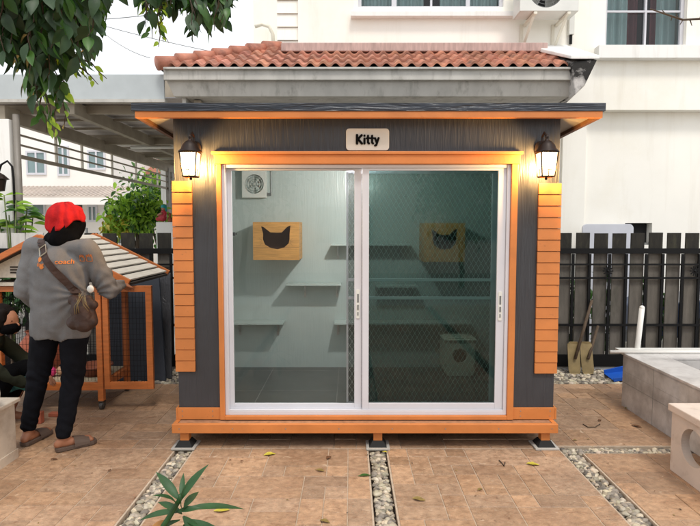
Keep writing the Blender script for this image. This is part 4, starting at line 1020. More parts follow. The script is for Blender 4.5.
# shrub behind cage (green patch)
c=P(10,308,5.25); t=thing('shrub','green leafy shrub behind the orange cage at the left edge','shrub',(c.x,5.25,0)); rn=random.Random(50)
w=MB(); crown(w,(c.x,5.25,.85),(.22,.15,.22),420,.10,2,rn); w.build('foliage',[M['leaf_mid'],M['leaf_plant']],t,recalc=False)
w=MB(); w.tube([(c.x,5.25,-.04),(c.x,5.25,.8)],[.014,.008],6); w.build('stem',M['bark'],t)

# overhanging tree, top left
ot=thing('overhanging_tree','near leafy tree whose drooping branches hang into the top left corner','tree',(-3.3,1.6,-.06)); rn=random.Random(77)
lf=MB(); br=MB()
trunk=[Vector((-3.3,1.6,-.06)),Vector((-3.25,1.62,1.2)),Vector((-3.1,1.7,2.4)),Vector((-2.8,1.85,3.0))]
br.tube(trunk,[.13,.11,.09,.07],12)
limbA=[trunk[3],Vector((-2.2,2.15,3.05)),Vector((-1.5,2.35,3.0)),Vector((-.8,2.45,2.9)),Vector((-.5,2.5,2.8))]; br.tube(limbA,[.06,.045,.035,.022,.012],9)
limbB=[trunk[2],Vector((-2.6,2.0,2.75)),Vector((-2.0,2.3,2.75)),Vector((-1.4,2.5,2.72))]; br.tube(limbB,[.05,.04,.025,.012],9)
def twig(p0,p1,nl,L,mset,sag=.1,leafdown=.75):
    pts=[p0.lerp(p1,t/6)+Vector((0,0,sag*math.sin(math.pi*t/6)*.5)) for t in range(7)]
    pts=[q+Vector((rn.gauss(0,.012),rn.gauss(0,.012),0)) for q in pts]; pts[0]=p0
    br.tube(pts,[.006,.005,.0045,.004,.003,.0025,.0015],5)
    for i in range(nl):
        t=(.08+.92*i/nl)*6; k=min(5,int(t)); q=pts[k].lerp(pts[k+1],t-k); dr=(pts[k+1]-pts[k]).normalized()
        a=rn.uniform(0,6.28); side=Vector((math.cos(a),math.sin(a),0)); d=(side*rn.uniform(.3,.9)+dr*.4+Vector((0,0,-leafdown*rn.uniform(.3,1.5)))).normalized()
        l=L*rn.uniform(.65,1.15); nr=Vector((rn.gauss(0,.6),-.5+rn.gauss(0,.6),.7))
        s=q+d*.012; lf.leaf(s,d,nr,l,l*rn.uniform(.42,.55),rn.choice(mset),rn.uniform(.05,.4))
D=[0,0,0,0,1]
def near(p,limb):
    best=None
    for i in range(len(limb)-1):
        for k in range(11):
            q=limb[i].lerp(limb[i+1],k/10)
            if best is None or (q-p).length<(best-p).length: best=q
    return best
ends=[]
for _ in range(105):   # main dense mass
    px=rn.uniform(-12,100); lim=84 if 25<px<62 else 70 if 62<=px<90 else 50 if px>=90 else 60
    if px<22: lim=60
    py=rn.uniform(-25,lim)
    ends.append((px,py,rn.uniform(2.05,2.75)))
for e in ends:
    p1=P(*e); st_=P(e[0]+rn.uniform(-18,18),min(e[1]-35,-12),e[2]+rn.uniform(-.15,.1)); twig(st_,p1,rn.randint(11,15),.084,D)
    q=near(st_,limbB); br.tube([q,q.lerp(st_,.5)+Vector((0,0,.03)),st_],[.009,.007,.006],5)
for e in ((40,100,2.3),(58,95,2.35),(48,88,2.3),(32,92,2.4),(28,66,2.3),(52,75,2.2),(66,80,2.3),(80,62,2.2),(92,45,2.3),(8,60,2.3),(16,48,2.4)):
    twig(P(e[0]-6,e[1]-60,e[2]),P(*e),11,.10,[0,0,0,1])
for e in ((45,132,2.35),(58,140,2.35),(50,120,2.3),(62,128,2.4),(38,122,2.4)):
    twig(P(e[0]-2,e[1]-50,e[2]),P(*e),12,.052,[1,1,2],leafdown=.5)
for e in ((102,80,2.3),(96,84,2.3),(84,78,2.3)):
    twig(P(e[0]-34,e[1]-18,e[2]),P(*e),9,.042,[2,2,1],leafdown=.4)
for _ in range(46):   # second bunch
    px=rn.uniform(148,225); lim={0:34,1:20,2:42,3:34}[min(3,int((px-148)/20))]
    p1=P(px,rn.uniform(-20,lim),rn.uniform(2.3,2.7)); s0=P(px+rn.uniform(-12,12),-28,2.5); twig(s0,p1,rn.randint(8,12),.082,D); q=near(s0,limbA); br.tube([q,s0],[.008,.006],5)
for e in ((157,48,2.45),(150,38,2.45),(162,40,2.5),(146,20,2.45)): twig(P(e[0]+3,e[1]-42,e[2]),P(*e),9,.045,[1,2,2],leafdown=.5)
for e in ((198,38,2.45),(216,30,2.4)): twig(P(e[0]+1,e[1]-40,e[2]),P(*e),8,.085,[0,0,1])
lf.build('foliage',[M['leaf_dark'],M['leaf_mid'],M['leaf_lime']],ot,recalc=False,smooth=True); br.build('trunk_and_branches',M['bark'],ot,smooth=True)

# foreground plant in a pot
base=Vector((-.86,2.15,0)); fp=thing('potted_plant','dark green long-leaved plant sticking up at the bottom edge, left of centre','plant',base); rn=random.Random(5)
w=MB(); w.lathe([(.085,0),(.115,.16),(.125,.16),(.125,.18),(.105,.18),(.10,.15),(0,.15)],base,n=28); w.build('pot',M['terracotta'],fp,smooth=False)
tip=P(180,494,2.2); w=MB(); w.tube([base+Vector((0,0,.14)),base.lerp(tip,.55)+Vector((.01,0,.06)),tip+Vector((0,0,-.02)),tip],[.013,.012,.010,.006],9); w.build('stem',M['leaf_plant'],fp,smooth=True)
w=MB()
LV=[((181,500),(199,473),.022),((179,500),(159,478),.022),((182,499),(182,478),.014),((182,510),(232,511),.018),((181,512),(144,521),.018),((184,508),(196,494),.020),((178,506),(166,494),.02),
    ((183,516),(200,545),.03),((180,520),(140,548),.024),((184,520),(222,540),.024),((182,514),(160,505),.018),((182,508),(176,492),.016),((184,524),(190,560),.03)]
for (a,b_,wd) in LV:
    A=P(a[0],a[1],2.2); dd=rn.uniform(-.10,.08); B_=P(b_[0],b_[1],2.2+dd); L=(B_-A).length; d=(B_-A).normalized(); nr=Vector((0,-.55,1))
    w.leaf(A,d+Vector((0,0,.25)),nr,L*1.25,wd*1.75,0,.34,shape=(.15,.6,.9,1,.95,.75,.4,0))
w.leaf(P(170,520,2.2),(P(152,527,2.15)-P(170,520,2.2)),(0,-.6,1),.10,.032,1,.2,shape=(.1,.6,.9,1,.8,.4,0))
w.leaf(P(176,512,2.2),(P(205,503,2.2)-P(176,512,2.2)),(0,-.6,1),.11,.028,0,.3,shape=(.1,.6,.9,1,.8,.4,0))
md=w.build('foliage',[M['leaf_plant'],M['leaf_old']],fp,recalc=False,smooth=True)

# fallen leaves
FL=[(270,454,'yellow',.085,20,'yellow green fallen leaf in front of the left half of the glass'),(329,457,'brown',.06,60,'round dark brown fallen leaf in front of the door centre'),(320,470,'olive',.06,-10,'olive fallen leaf just below the round dark brown leaf'),
 (222,510,'yellow',.085,10,'yellow fallen leaf beside the foreground plant'),(419,499,'olive',.075,-15,'olive brown fallen leaf right of the middle pebble strip'),(325,521,'olive',.06,-20,'curled tan fallen leaf at the bottom edge near the centre'),
 (242,461,'brown',.025,0,'tiny dark leaf scrap below the left glass door'),(637,426,'brown',.075,-30,'brown fallen leaf at the foot of the marble planter'),(627,408,'olive',.05,20,'small tan leaf by the far corner of the marble planter'),
 (54,459,'brown',.045,5,'dark leaf scrap on the tiles beside the man\'s feet'),(533,464,'yellow',.08,-10,'flat yellow leaf near the right front leg of the cat house'),(365,475,'green',.09,12,'narrow green leaf lying across the middle pebble strip'),
 (600,420,'brown',.05,40,'thin curled brown leaf on the tiles right of the cat house'),(575,440,'olive',.035,0,'small olive leaf near the corner of the pebble strips'),(110,470,'brown',.03,80,'small brown leaf scrap on the tiles left of the left pebble strip'),
 (480,489,'olive',.04,30,'small tan leaf on the tiles in the right foreground'),(660,420,'brown',.04,15,'little brown leaf beside the white stool'),(385,452,'yellow',.04,0,'small yellow leaf at the top of the middle pebble strip')]
rn=random.Random(9)
for px,py,cname,L,ang,lab in FL:
    p=G(px,py,.006); w=MB(); a=R(ang); d=Vector((math.cos(a),math.sin(a)*1.2,.05))
    w.leaf(p-d*L/2,d,(0,0,1),L,L*(.28 if cname=='green' else .5),0,.12,shape=(.05,.5,.9,1,.85,.5,0))
    for i,v in enumerate(w.v): w.v[i]=(v[0],v[1],max(.003,v[2]+rn.uniform(0,.004)))
    o=w.build('fallen_leaf',M['leaf_'+cname] if cname!='green' else M['leaf_mid'],recalc=False,smooth=True); tag(o,lab,'leaf','fallen leaves on the patio')
for pts,lab in (([(499,460),(502,463),(504,466),(505,462)],'curved bare twig on the tiles right of the middle strip'),([(583,424),(588,427),(595,427),(600,424)],'thin curved twig on the tiles near the marble planter')):
    w=MB(); w.tube([G(a,b_,.005) for a,b_ in pts],.0035,6); o=w.build('fallen_twig',M['bark'],smooth=True); tag(o,lab,'twig')

db=MB(); rn=random.Random(91)
for _ in range(260):
    x=rn.uniform(-3.4,2.6); y=rn.uniform(2.3,4.9)
    if WL-.1<x<WR+.1 and y>3.55: continue
    L=rn.uniform(.004,.018); a=rn.uniform(0,6.28); db.leaf((x,y,.003+rn.uniform(0,.003)),(math.cos(a),math.sin(a),.05),(0,0,1),L,L*rn.uniform(.2,.7),rn.randrange(3),.1)
struct(db.build('leaf_litter',[M['leaf_brown'],M['leaf_olive'],M['bark']],recalc=False),'stuff')
w=MB()
for x in (-1.16,-.95,1.18,1.385):
    for z in (.20,.235): w.prism(circ((x,YF-.0185,z),.004,'y',10),(0,-.001,0))
for x in [PX0+.05+i*.36 for i in range(8)]: w.prism(circ((x,3.4995,.145),.004,'y',10),(0,-.001,0))
w.build('screw_heads',M['steel'],ch)

# ================================================================== RIGHT: planter, pipes, stool, tools
mp_=thing('marble_planter','low marble clad raised planter with open soil top on the right','planter',(3.1,3.5,0))
X0,X1,Y0,Y1,ZT_=2.30,4.1,2.3,4.40,.455
w=MB(); w.box(X0,X1,Y0,Y1,0,.30); w.box(X0,X0+.26,Y0,Y1,.301,ZT_-.021); w.box(X1-.2,X1,Y0,Y1,.301,ZT_-.021); w.box(X0+.26,X1-.2,Y1-.2,Y1,.301,ZT_-.021); w.box(X0+.26,X1-.2,Y0,Y0+.2,.301,ZT_-.021); w.build('marble_wall',M['marble'],mp_)
w=MB(); w.box(X0-.012,X0+.28,Y0,Y1+.012,ZT_-.02,ZT_); w.box(X0+.28,X1,Y1-.2,Y1+.012,ZT_-.02,ZT_); w.box(X1-.22,X1,Y0,Y1-.2,ZT_-.02,ZT_); w.box(X0+.28,X1-.22,Y0,Y0+.2,ZT_-.02,ZT_); w.build('marble_rim',M['marble'],mp_,bevel=.004)
w=MB(); w.box(X0+.27,X1-.21,Y0+.19,Y1-.19,.302,.36); w.build('soil',M['soil'],mp_)
w=MB()
for y in (3.95,3.35,2.75): w.box(X0-.0015,X0-.0002,y-.0015,y+.0015,0,.43)
w.box(X0-.0015,X0-.0002,Y0,Y1,.205,.208); w.build('panel_joint',M['grout_dark'],mp_)
# bare tree rooted in the planter, its twig crosses the upper right window
bt=thing('bare_tree','thin bare tree whose twig crosses the right upstairs window','tree',(2.95,3.2,.36))
w=MB(); w.tube([(2.95,3.2,.34),(2.93,3.2,1.4),(2.9,3.15,2.3),(2.75,3.1,2.75),P(725,20,3.05)],[.035,.03,.022,.014,.008],8)
w.tube([P(725,20,3.05),P(700,19,3.0),P(683,20,3.0),P(665,14,3.0),P(650,9,3.0)],[.007,.006,.0055,.0045,.003],7)
for k,(a,b_) in enumerate((((700,19),(702,12)),((683,20),(680,25)),((690,20),(692,26)),((672,17),(671,21)),((665,14),(662,10)),((678,18),(676,14)))): w.tube([P(*a,3.0),P(*b_,3.0)],[.004,.0015],5)
w.build('trunk',M['bark'],bt,smooth=True)
# pipes
w=MB(); w.tube([(xt(610,351,4.36),4.36,ZT_+.014),(4.0,4.34,ZT_+.014)],.013,12); o=w.build('plastic_pipe',M['pvc'],smooth=True); tag(o,'long white plastic pipe lying along the back rim of the marble planter','pipe')
a=P(637.5,347,4.47); b_=P(642,308,4.45); w=MB(); w.tube([(a.x,4.47,.0),a,b_],.022,14); w.ball(b_,.022); up_=w.build('upright_pipe',M['pvc'],smooth=True); tag(up_,'short white plastic pipe standing upright behind the marble planter','pipe')
w=MB(); w.box(X0-.03,X1,Y1+.014,Y1+.08,ZT_+.0,ZT_+.02); o=w.build('white_plank',M['pvc']); tag(o,'white plank along the far edge of the marble planter','plank')
# stool
stl=thing('stool','white painted block stool with a large round hole in its side at the right edge','stool',(2.3,2.85,0))
sx0,sx1,sy0,sy1,sh=1.99,2.55,2.55,3.205,.42
w=MB(); w.box(sx0-.022,sx1+.02,sy0-.02,sy1+.012,sh-.045,sh); w.build('seat',M['stool'],stl,bevel=.006)
for X in (sx0,sx1-.05):
    w=MB(); w.hole_plate([(X,sy0,.002),(X,sy1,.002),(X,sy1,sh-.0455),(X,sy0,sh-.0455)],circ((X,(3.0),.222),.108,'x',40),(.05,0,0)); w.build('side_panel',M['stool'],stl)
w=MB(); w.box(sx0+.051,sx1-.051,sy0+.24,sy0+.29,.002,sh-.046); w.build('middle_panel',M['stool'],stl)
# spades leaning on fence
def spade(px,pyb,tilt,label,top=None):
    base=G(px,pyb,.0); Yb=5.35; base=Vector((xt(px,370,Yb),Yb,-.005))
    t=thing('spade',label,'spade',base,'spades leaning on the right fence')
    w=MB(); wd=.062; hh=.30; lean=.08
    def q(u,v,off=0): return Vector((base.x+u+tilt*v,base.y+lean*v/hh+off+.9*u*u*3,base.z+v))
    prof=[(-wd,.30),(-wd*1.02,.05),(-wd*.85,.01),(0,-.0),(wd*.85,.01),(wd*1.02,.05),(wd,.30),(wd*.6,.325),(-wd*.6,.325)]
    a_=[q(u,v) for u,v in prof]; w.prism(a_,(0,.004,0)); w.build('blade',M['spade'],t,bevel=.001)
    w=MB(); e=top or Vector((base.x+.12,5.57,1.0)); w.tube([q(0,.16,-.016),q(0,.16,-.016).lerp(e,.5),e],[.015,.016,.014],10); w.build('handle',M['oldwood'],t,smooth=True)
spade(575.5,375,0.03,'tan spade leaning on the fence, left of the pair',P(592,300,5.57))
spade(589,376,0.0,'tan spade leaning on the fence, right of the pair',P(598,326,5.57))
# blue dustpan
p=G(614,378,0); dp=thing('dustpan','blue plastic dustpan lying on the pebbles beside the marble planter','dustpan',(p.x,5.25,0))
a=[P(604,374,5.3),P(615,382,5.05),P(640,378,5.05),P(640,366,5.35)]
w=MB(); z=.0; w.prism([(a[0].x,5.30,.02),(a[1].x,5.08,.01),(a[2].x,5.08,.03),(a[3].x,5.34,.05)],(0,0,.006)); w.bar((a[0].x,5.30,.03),(a[3].x,5.34,.10),.01,.06); w.bar((a[3].x,5.34,.07),(a[2].x,5.08,.06),.01,.07); w.bar((a[1].x+.0,5.08,.02),(a[2].x,5.08,.05),.008,.035); w.build('pan',M['blue'],dp,bevel=.003)
w=MB(); w.tube([(a[3].x,5.3,.08),(a[3].x+.12,5.32,.10)],.012,8); w.build('handle',M['blue'],dp,smooth=True)

# ================================================================== LEFT: cage, block, panels
ca=thing('cat_cage','orange wooden cage on casters with cream plank gable roof and open door','cage',(-2.45,4.55,0))
cx0,cx1,cy0,cy1,cz0,cz1=-2.90,-2.03,4.28,4.82,.165,1.03
p_=.045
for X in (cx0,cx1-p_):
    for Y in (cy0,cy1-p_): w=MB(); w.box(X,X+p_,Y,Y+p_,.075,cz1); w.build('post',M['orange_wood'],ca,bevel=.002)
for z,h in ((cz0,.06),(cz1-.05,.045)):
    for Y in (cy0+.004,cy1-p_+.004): w=MB(); w.box(cx0+p_,cx1-p_,Y,Y+p_-.008,z,z+h); w.build('rail',M['orange_wood'],ca,bevel=.002)
    for X in (cx0+.004,cx1-p_+.004): w=MB(); w.box(X,X+p_-.008,cy0+p_,cy1-p_,z,z+h); w.build('rail',M['orange_wood'],ca,bevel=.002)
w=MB(); w.box(cx0+.042,cx1-.042,cy0+.042,cy1-.042,.228,.238); w.build('floor_board',M['cagefloor'],ca)
def wiremesh(plane,a0,a1,z0,z1,c,s=.028,r=.0011):
    w=MB(); n=int((a1-a0)/s)
    for i in range(1,n+1):
        a=a0+(a1-a0)*i/(n+1)
        w.bar((a,c,z0) if plane=='y' else (c,a,z0),(a,c,z1) if plane=='y' else (c,a,z1),r*2)
    n=int((z1-z0)/(s*1.6))
    for i in range(1,n+1):
        z=z0+(z1-z0)*i/(n+1); w.bar((a0,c+.002,z) if plane=='y' else (c+.002,a0,z),(a1,c+.002,z) if plane=='y' else (c+.002,a1,z),r*2)
    return w
wiremesh('y',cx0+p_,cx1-p_,.24,.98,cy0+.02).build('wire_panel',M['iron'],ca,recalc=False)
wiremesh('y',cx0+p_,cx1-p_,.24,.98,cy1-.02).build('wire_panel',M['iron'],ca,recalc=False)
wiremesh('x',cy0+p_,cy1-p_,.24,.98,cx0+.02).build('wire_panel',M['iron'],ca,recalc=False)
# open door swung to the right
dx0,dx1=cx1+.012,-1.615
w=MB(); w.box(dx0,dx0+.045,cy0,cy0+.03,.175,cz1+.0); w.box(dx1-.05,dx1,cy0,cy0+.03,.175,cz1); w.box(dx0+.045,dx1-.05,cy0,cy0+.03,.175,.235); w.box(dx0+.045,dx1-.05,cy0,cy0+.03,cz1-.05,cz1)
dr=w.build('door',M['orange_wood'],ca,bevel=.002)
wiremesh('y',dx0+.045,dx1-.05,.235,cz1-.05,cy0+.015).build('door_mesh',M['iron'],dr,recalc=False)
for X,Y in ((cx0+.022,cy0+.022),(cx1-.022,cy0+.022),(cx0+.022,cy1-.022),(cx1-.022,cy1-.022)):
    w=MB(); w.prism(circ((X-.012,Y,.032),.031,'x',20),(.024,0,0)); w.box(X-.022,X-.014,Y-.02,Y+.02,.03,.074); w.box(X+.014,X+.022,Y-.02,Y+.02,.03,.074); w.box(X-.022,X+.022,Y-.02,Y+.02,.066,.0745); w.build('caster',M['caster'],ca)
# gable roof
RX,RZ=-2.44,1.425; ry0,ry1=4.15,5.06
for sgn,ex in ((1,-1.74),(-1,-3.14)):
    ez=1.065; n=8; w=MB(); dk=MB()
    for i in range(n):
        t0,t1=i/n+.004,(i+1)/n-.012
        xA,zA=RX+(ex-RX)*t0,RZ+(ez-RZ)*t0; xB,zB=RX+(ex-RX)*t1,RZ+(ez-RZ)*t1+.010
        w.hexa([(xA,ry0+.03,zA),(xB,ry0+.03,zB),(xB,ry1-.03,zB),(xA,ry1-.03,zA),(xA,ry0+.03,zA+.012),(xB,ry0+.03,zB+.012),(xB,ry1-.03,zB+.012),(xA,ry1-.03,zA+.012)])
    rp=w.build('roof_planks',M['shingle'],ca,bevel=.001)
    dk.hexa([(RX,ry0+.03,RZ-.02),(ex,ry0+.03,ez-.02),(ex,ry1-.03,ez-.02),(RX,ry1-.03,RZ-.02),(RX,ry0+.03,RZ-.002),(ex,ry0+.03,ez-.002),(ex,ry1-.03,ez-.002),(RX,ry1-.03,RZ-.002)]); dk.build('underlay',M['darkgap'],rp)
    for Y in (ry0,ry1): w=MB(); w.bar((RX,Y+.012,RZ+.004),(ex,Y+.012,ez+.004),.026,.045); w.build('verge_trim',M['orange_wood'],ca,bevel=.002)
w=MB(); w.prism([(RX-.6,ry0+.10,1.10),(RX+.6,ry0+.10,1.10),(RX+.02,ry0+.10,1.385),(RX-.02,ry0+.10,1.385)],(0,.012,0)); gb=w.build('gable_panel',M['shingle'],ca)
w=MB(); 
for k in range(3): w.box(RX-.29,RX-.14,ry0+.094,ry0+.099,1.135+k*.022,1.147+k*.022)
w.build('vent_slot',M['darkgap'],gb)
w=MB(); w.box(cx0-.02,cx1+.02,cy0-.02,cy1+.02,cz1+.001,cz1+.03); w.build('ceiling_board',M['shingle'],ca,bevel=.002)
# objects in cage
w=MB(); w.lathe([(.10,0),(.15,.06),(.178,.16),(.165,.26),(.115,.33),(.10,.345),(.118,.37),(.105,.37),(.085,.345),(.1,.3),(0,.28)],(-2.70,4.57,.239),n=32); o=w.build('clay_jar',M['terracotta'],smooth=True); tag(o,'large round terracotta jar standing inside the orange cage','jar')
w=MB(); w.lathe([(.09,0),(.135,.075),(.15,.08),(.15,.088),(.13,.085),(.085,.012),(0,.012)],(-2.20,4.50,.239),n=32); o=w.build('basin',M['basin'],smooth=True); tag(o,'shallow brown basin on the cage floor near the open door','basin')
w=MB(); a=P(51,371,4.42); w.ball((a.x,4.42,.239+.045),.042,m=0); w.cap((a.x+.07,4.44,.239+.05),(a.x+.15,4.46,.239+.055),.035,.045,m=1); w.ball((a.x+.15,4.47,.239+.11),.035,m=1)
o=w.build('soft_toy',[M['pink'],M['tan']],smooth=True); tag(o,'pink and tan soft toy on the cage floor behind the man\'s legs','toy')
# slate panels leaning behind
w=MB(); w.hexa([(xt(101,372,5.25),5.12,0),(xt(170,372,5.25),5.12,0),(xt(170,372,5.25),5.15,0),(xt(101,372,5.25),5.15,0),(xt(101,372,5.25),5.42,.99),(xt(155,300,5.3),5.42,.985),(xt(155,300,5.3),5.45,.985),(xt(101,372,5.25),5.45,.99)]); o=w.build('slate_panel',M['navy'],bevel=.003); tag(o,'dark slate blue panel leaning behind the cage, front one','panel','slate panels leaning behind the cage')
w=MB(); w.hexa([(xt(112,372,5.25),5.22,0),(xt(173,372,5.25),5.20,0),(xt(173,372,5.25),5.23,0),(xt(112,372,5.25),5.25,0),(xt(112,372,5.25),5.50,1.03),(xt(166,300,5.35),5.49,1.03),(xt(166,300,5.35),5.52,1.03),(xt(112,372,5.25),5.53,1.03)]); o=w.build('slate_panel',M['slate'],bevel=.003); tag(o,'grey panel leaning just behind the slate blue one','panel','slate panels leaning behind the cage')
# marble block at left edge
mbk=thing('stone_bench','beige marble clad block bench at the left edge','bench',(-2.6,2.6,0))
w=MB(); w.box(-3.2,-2.18,1.6,3.375,.0,.37); w.box(-3.2,-2.172,1.6,3.383,0,.06); w.build('block',M['marble_w'],mbk)
w=MB(); w.box(-3.2,-2.155,1.6,3.40,.371,.395); w.build('top_slab',M['marble_w'],mbk,bevel=.004)
jg=thing('plastic_jug','white plastic jug with loop handle on the stone bench','jug',(-2.19,3.17,.395))
w=MB(); w.lathe([(.055,0),(.060,.01),(.058,.12),(.045,.15),(.025,.17),(.025,.19),(0,.19)],(-2.22,3.18,.396),n=24); w.build('jug_body',M['plastic_cream'],jg,smooth=True)
w=MB(); w.tube([(-2.17+.04*math.cos(R(t)),3.15,.50+.07*math.sin(R(t))) for t in range(-80,120,20)],.011,10); w.build('handle',M['plastic_cream'],jg,smooth=True)
# brick pieces under the cage near the foot
p=G(37,424,0); w=MB(); w.box(p.x-.03,p.x+.03,p.y,p.y+.05,0,.09); w.box(p.x+.0,p.x+.11,p.y+.15,p.y+.2,0,.03); o=w.build('brick_pieces',M['terracotta'],bevel=.004); tag(o,'broken brick pieces on the tiles behind the man\'s feet','brick')

oh=thing('reflection_house','unseen pale house added behind the viewer to reflect in the door glass','house',(1,-11,-.06))  # unseen house, added to darken and structure the door glass reflections
w=MB(); w.box(-9,10,-14,-11,-.06,5.6); w.build('wall',M['cream'],oh)
for a,b_,c,d in ((-6,-4,1,2.4),(-1.2,.8,.9,2.3),(3.2,5.6,1,2.4),(-5.6,-3.8,3.6,4.8),(-.8,1,3.6,4.8),(3.6,5.4,3.6,4.8)):
    w=MB(); w.box(a,b_,-10.995,-10.95,c,d); f=w.build('window',M['white_alu'],oh); w=MB(); w.box(a+.08,b_-.08,-10.949,-10.94,c+.08,d-.08); w.build('pane',M['dark_room'],f)
w=MB(); w.hexa([(-9.6,-14.5,5.6),(10.6,-14.5,5.6),(10.6,-10.3,5.4),(-9.6,-10.3,5.4),(-9.6,-14.5,6.2),(10.6,-14.5,6.2),(10.6,-10.3,5.6),(-9.6,-10.3,5.6)]); w.build('roof',M['redroof'],oh)
tree('tree',(-2.6,-5.5,-.06),(-2.6,-5.5,2.0),.09,(-2.6,-5.5,3.0),(1.2,1.0,1.1),1500,.2,[M['leaf_dark'],M['leaf_mid']],'unseen round tree added behind the viewer to reflect in the door glass','tree',61)  # this tree and the next are unseen, added for the glass reflections
tree('tree',(2.9,-6.5,-.06),(2.9,-6.5,1.6),.08,(2.9,-6.5,2.5),(1.0,.9,.9),1300,.2,[M['leaf_dark'],M['leaf_mid']],'second unseen tree added behind the viewer to reflect in the door glass','tree',62)

# ================================================================== PEOPLE
def hand(mb,wr,d,up,s=1,curl=.5,side=1):
    """palm, four fingers and a thumb"""
    wr=Vector(wr); d=Vector(d).normalized(); up=Vector(up); x=d.cross(up).normalized()*side; up=x.cross(d).normalized()*side
    pe=wr+d*.085*s
    mb.cap(wr+d*.01*s,pe-x*.022*s,.020*s,.015*s); mb.cap(wr+d*.01*s,pe+x*.022*s,.020*s,.015*s); mb.cap(wr+d*.01*s,pe,.021*s,.016*s)
    for k,(o_,l) in enumerate(((-.032,.066),(-.011,.076),(.011,.072),(.031,.056))):
        a=pe+x*o_*s; dd=(d-up*curl*.5).normalized(); m1=a+dd*l*.5*s; de=(d-up*curl*1.6).normalized(); mb.cap(a,m1,.0095*s,.0085*s); mb.cap(m1,m1+de*l*.5*s,.0085*s,.007*s)
    a=wr+d*.03*s-x*.024*s; m1=a+(d*.55-x*.8-up*.2).normalized()*.038*s; mb.cap(a,m1,.012*s,.0105*s); mb.cap(m1,m1+(d*.85-x*.35-up*.3).normalized()*.032*s,.0105*s,.0085*s)

mn=thing('person','man from behind in grey shirt, black trousers and red headscarf beside the cage','person',(-2.0,3.5,0))
J=dict(lf=(-2.235,3.60,.09),rf=(-1.935,3.50,.085),lk=(-2.15,3.60,.49),rk=(-1.90,3.58,.49),lh=(-2.05,3.56,.88),rh=(-1.87,3.56,.88),
       pel=(-1.96,3.56,.93),ch=(-1.945,3.54,1.2),nk=(-1.93,3.56,1.44),hd=(-1.925,3.60,1.545),
       ls=(-2.11,3.54,1.365),rs=(-1.755,3.54,1.355),le=(-2.18,3.52,1.08),re=(-1.665,3.63,1.075),lw=(-2.16,3.72,.92),rw=(-1.675,3.87,1.085))
J={k:Vector(v) for k,v in J.items()}
w=MB()
w.cap(J['lh'],J['lk'],.078,.055); w.cap(J['rh'],J['rk'],.078,.055); w.cap(J['lk'],J['lf'],.052,.036); w.cap(J['rk'],J['rf'],.052,.036)
w.cap(J['pel'],J['ch'],.125,.13); w.cap(J['ch'],J['nk']-Vector((0,0,.06)),.13,.07); w.cap(J['nk']-Vector((0,0,.05)),J['hd'],.052,.052)
w.cap(J['ls'],J['le'],.048,.038); w.cap(J['le'],J['lw'],.037,.026); w.cap(J['rs'],J['re'],.048,.038); w.cap(J['re'],J['rw'],.037,.026)
w.cap(J['ls'],J['rs'],.055,.055)
w.ball(J['hd']+Vector((0,.0,.02)),.085,sc=(.86,.98,1.08)); w.cap(J['hd']+Vector((0,.06,-.04)),J['hd']+Vector((0,.08,-.06)),.04,.03)
w.cap(J['hd']+Vector((.0,.095,.0)),J['hd']+Vector((0,.105,-.015)),.012,.014)
for s in (-1,1): w.ball(J['hd']+Vector((s*.08,.0,.0)),.02,sc=(.4,.8,1.2))
hand(w,J['rw'],(-.02,.16,-.03),(.2,-.1,1),curl=.5,side=-1); hand(w,J['lw'],(.35,.6,-.45),(0,.2,1),curl=.8)
# feet
for f,a in (('lf',R(80)),('rf',R(40))):
    d=Vector((math.cos(a),math.sin(a),0)); q=J[f]; w.cap(q+Vector((0,0,-.01)),Vector((q.x,q.y,.048))-d*.035,.034,.030); w.cap(Vector((q.x,q.y,.05)),Vector((q.x,q.y,.04))+d*.15,.033,.026); w.cap(Vector((q.x,q.y,.045))+d*.08,Vector((q.x,q.y,.036))+d*.165-d.cross(Vector((0,0,1)))*-.02,.03,.018)
blob(w,'body',M['skin'],mn,.0075,4)
# shirt
w=MB()
w.cap(J['pel']+Vector((-.085,0,-.12)),J['ch']+Vector((-.06,0,.04)),.118,.118); w.cap(J['pel']+Vector((.080,0,-.12)),J['ch']+Vector((.06,0,.04)),.112,.118)
w.cap(J['pel']+Vector((.01,0,-.06)),J['ch']+Vector((0,-.015,.06)),.135,.128)
w.cap(J['ls']+Vector((.03,0,0)),J['rs']-Vector((.03,0,0)),.068,.068); w.cap(J['ch']+Vector((0,0,.08)),J['nk']-Vector((0,0,.085)),.12,.085); w.cap(J['ls']+Vector((.05,0,.0)),J['nk']-Vector((0,0,.045)),.062,.058); w.cap(J['rs']-Vector((.05,0,0)),J['nk']-Vector((0,0,.045)),.062,.058)
w.cap(J['ls'],J['le'],.072,.060); w.cap(J['le'],J['lw']+Vector((0,0,.0)),.058,.044); w.cap(J['rs'],J['re'],.074,.066); w.cap(J['re'],J['rw']+Vector((0,-.02,0)),.064,.042)
w.box(0,0,0,0,0,0) if False else None
def sfold(co):
    k=0
    e=J['re']; dd=(co-e).length
    if dd<.30: k+=.6*math.sin((co.z*1.0+co.y*.8-co.x*.4)*90+2*noise.noise(co*12))*max(0,1-dd/.30)
    e=J['le']; dd=(co-e).length
    if dd<.22: k+=.5*math.sin((co.z+co.x*.5)*85+2*noise.noise(co*12))*max(0,1-dd/.22)
    # drag lines running down to the bag on the right hip
    q=Vector((co.x+1.76,0,co.z-1.06)); 
    if q.length<.34: k+=.9*math.sin(math.atan2(q.z,q.x)*16)*max(0,1-q.length/.34)
    k+=.5*math.sin(co.x*46+2*math.sin(co.z*9))*max(0,min(1,(1.15-co.z)/.3))
    return k
sh=blob(w,'shirt',M['shirt'],mn,.009,5,disp=.0075,dscale=8,fold=sfold)
# square hem: flatten the lower end
for v in sh.data.vertices:
    if v.co.z<.755+.02*math.sin(v.co.x*30): v.co.z=.755+.012*math.sin(v.co.x*9)+ (v.co.z-.755)*.05
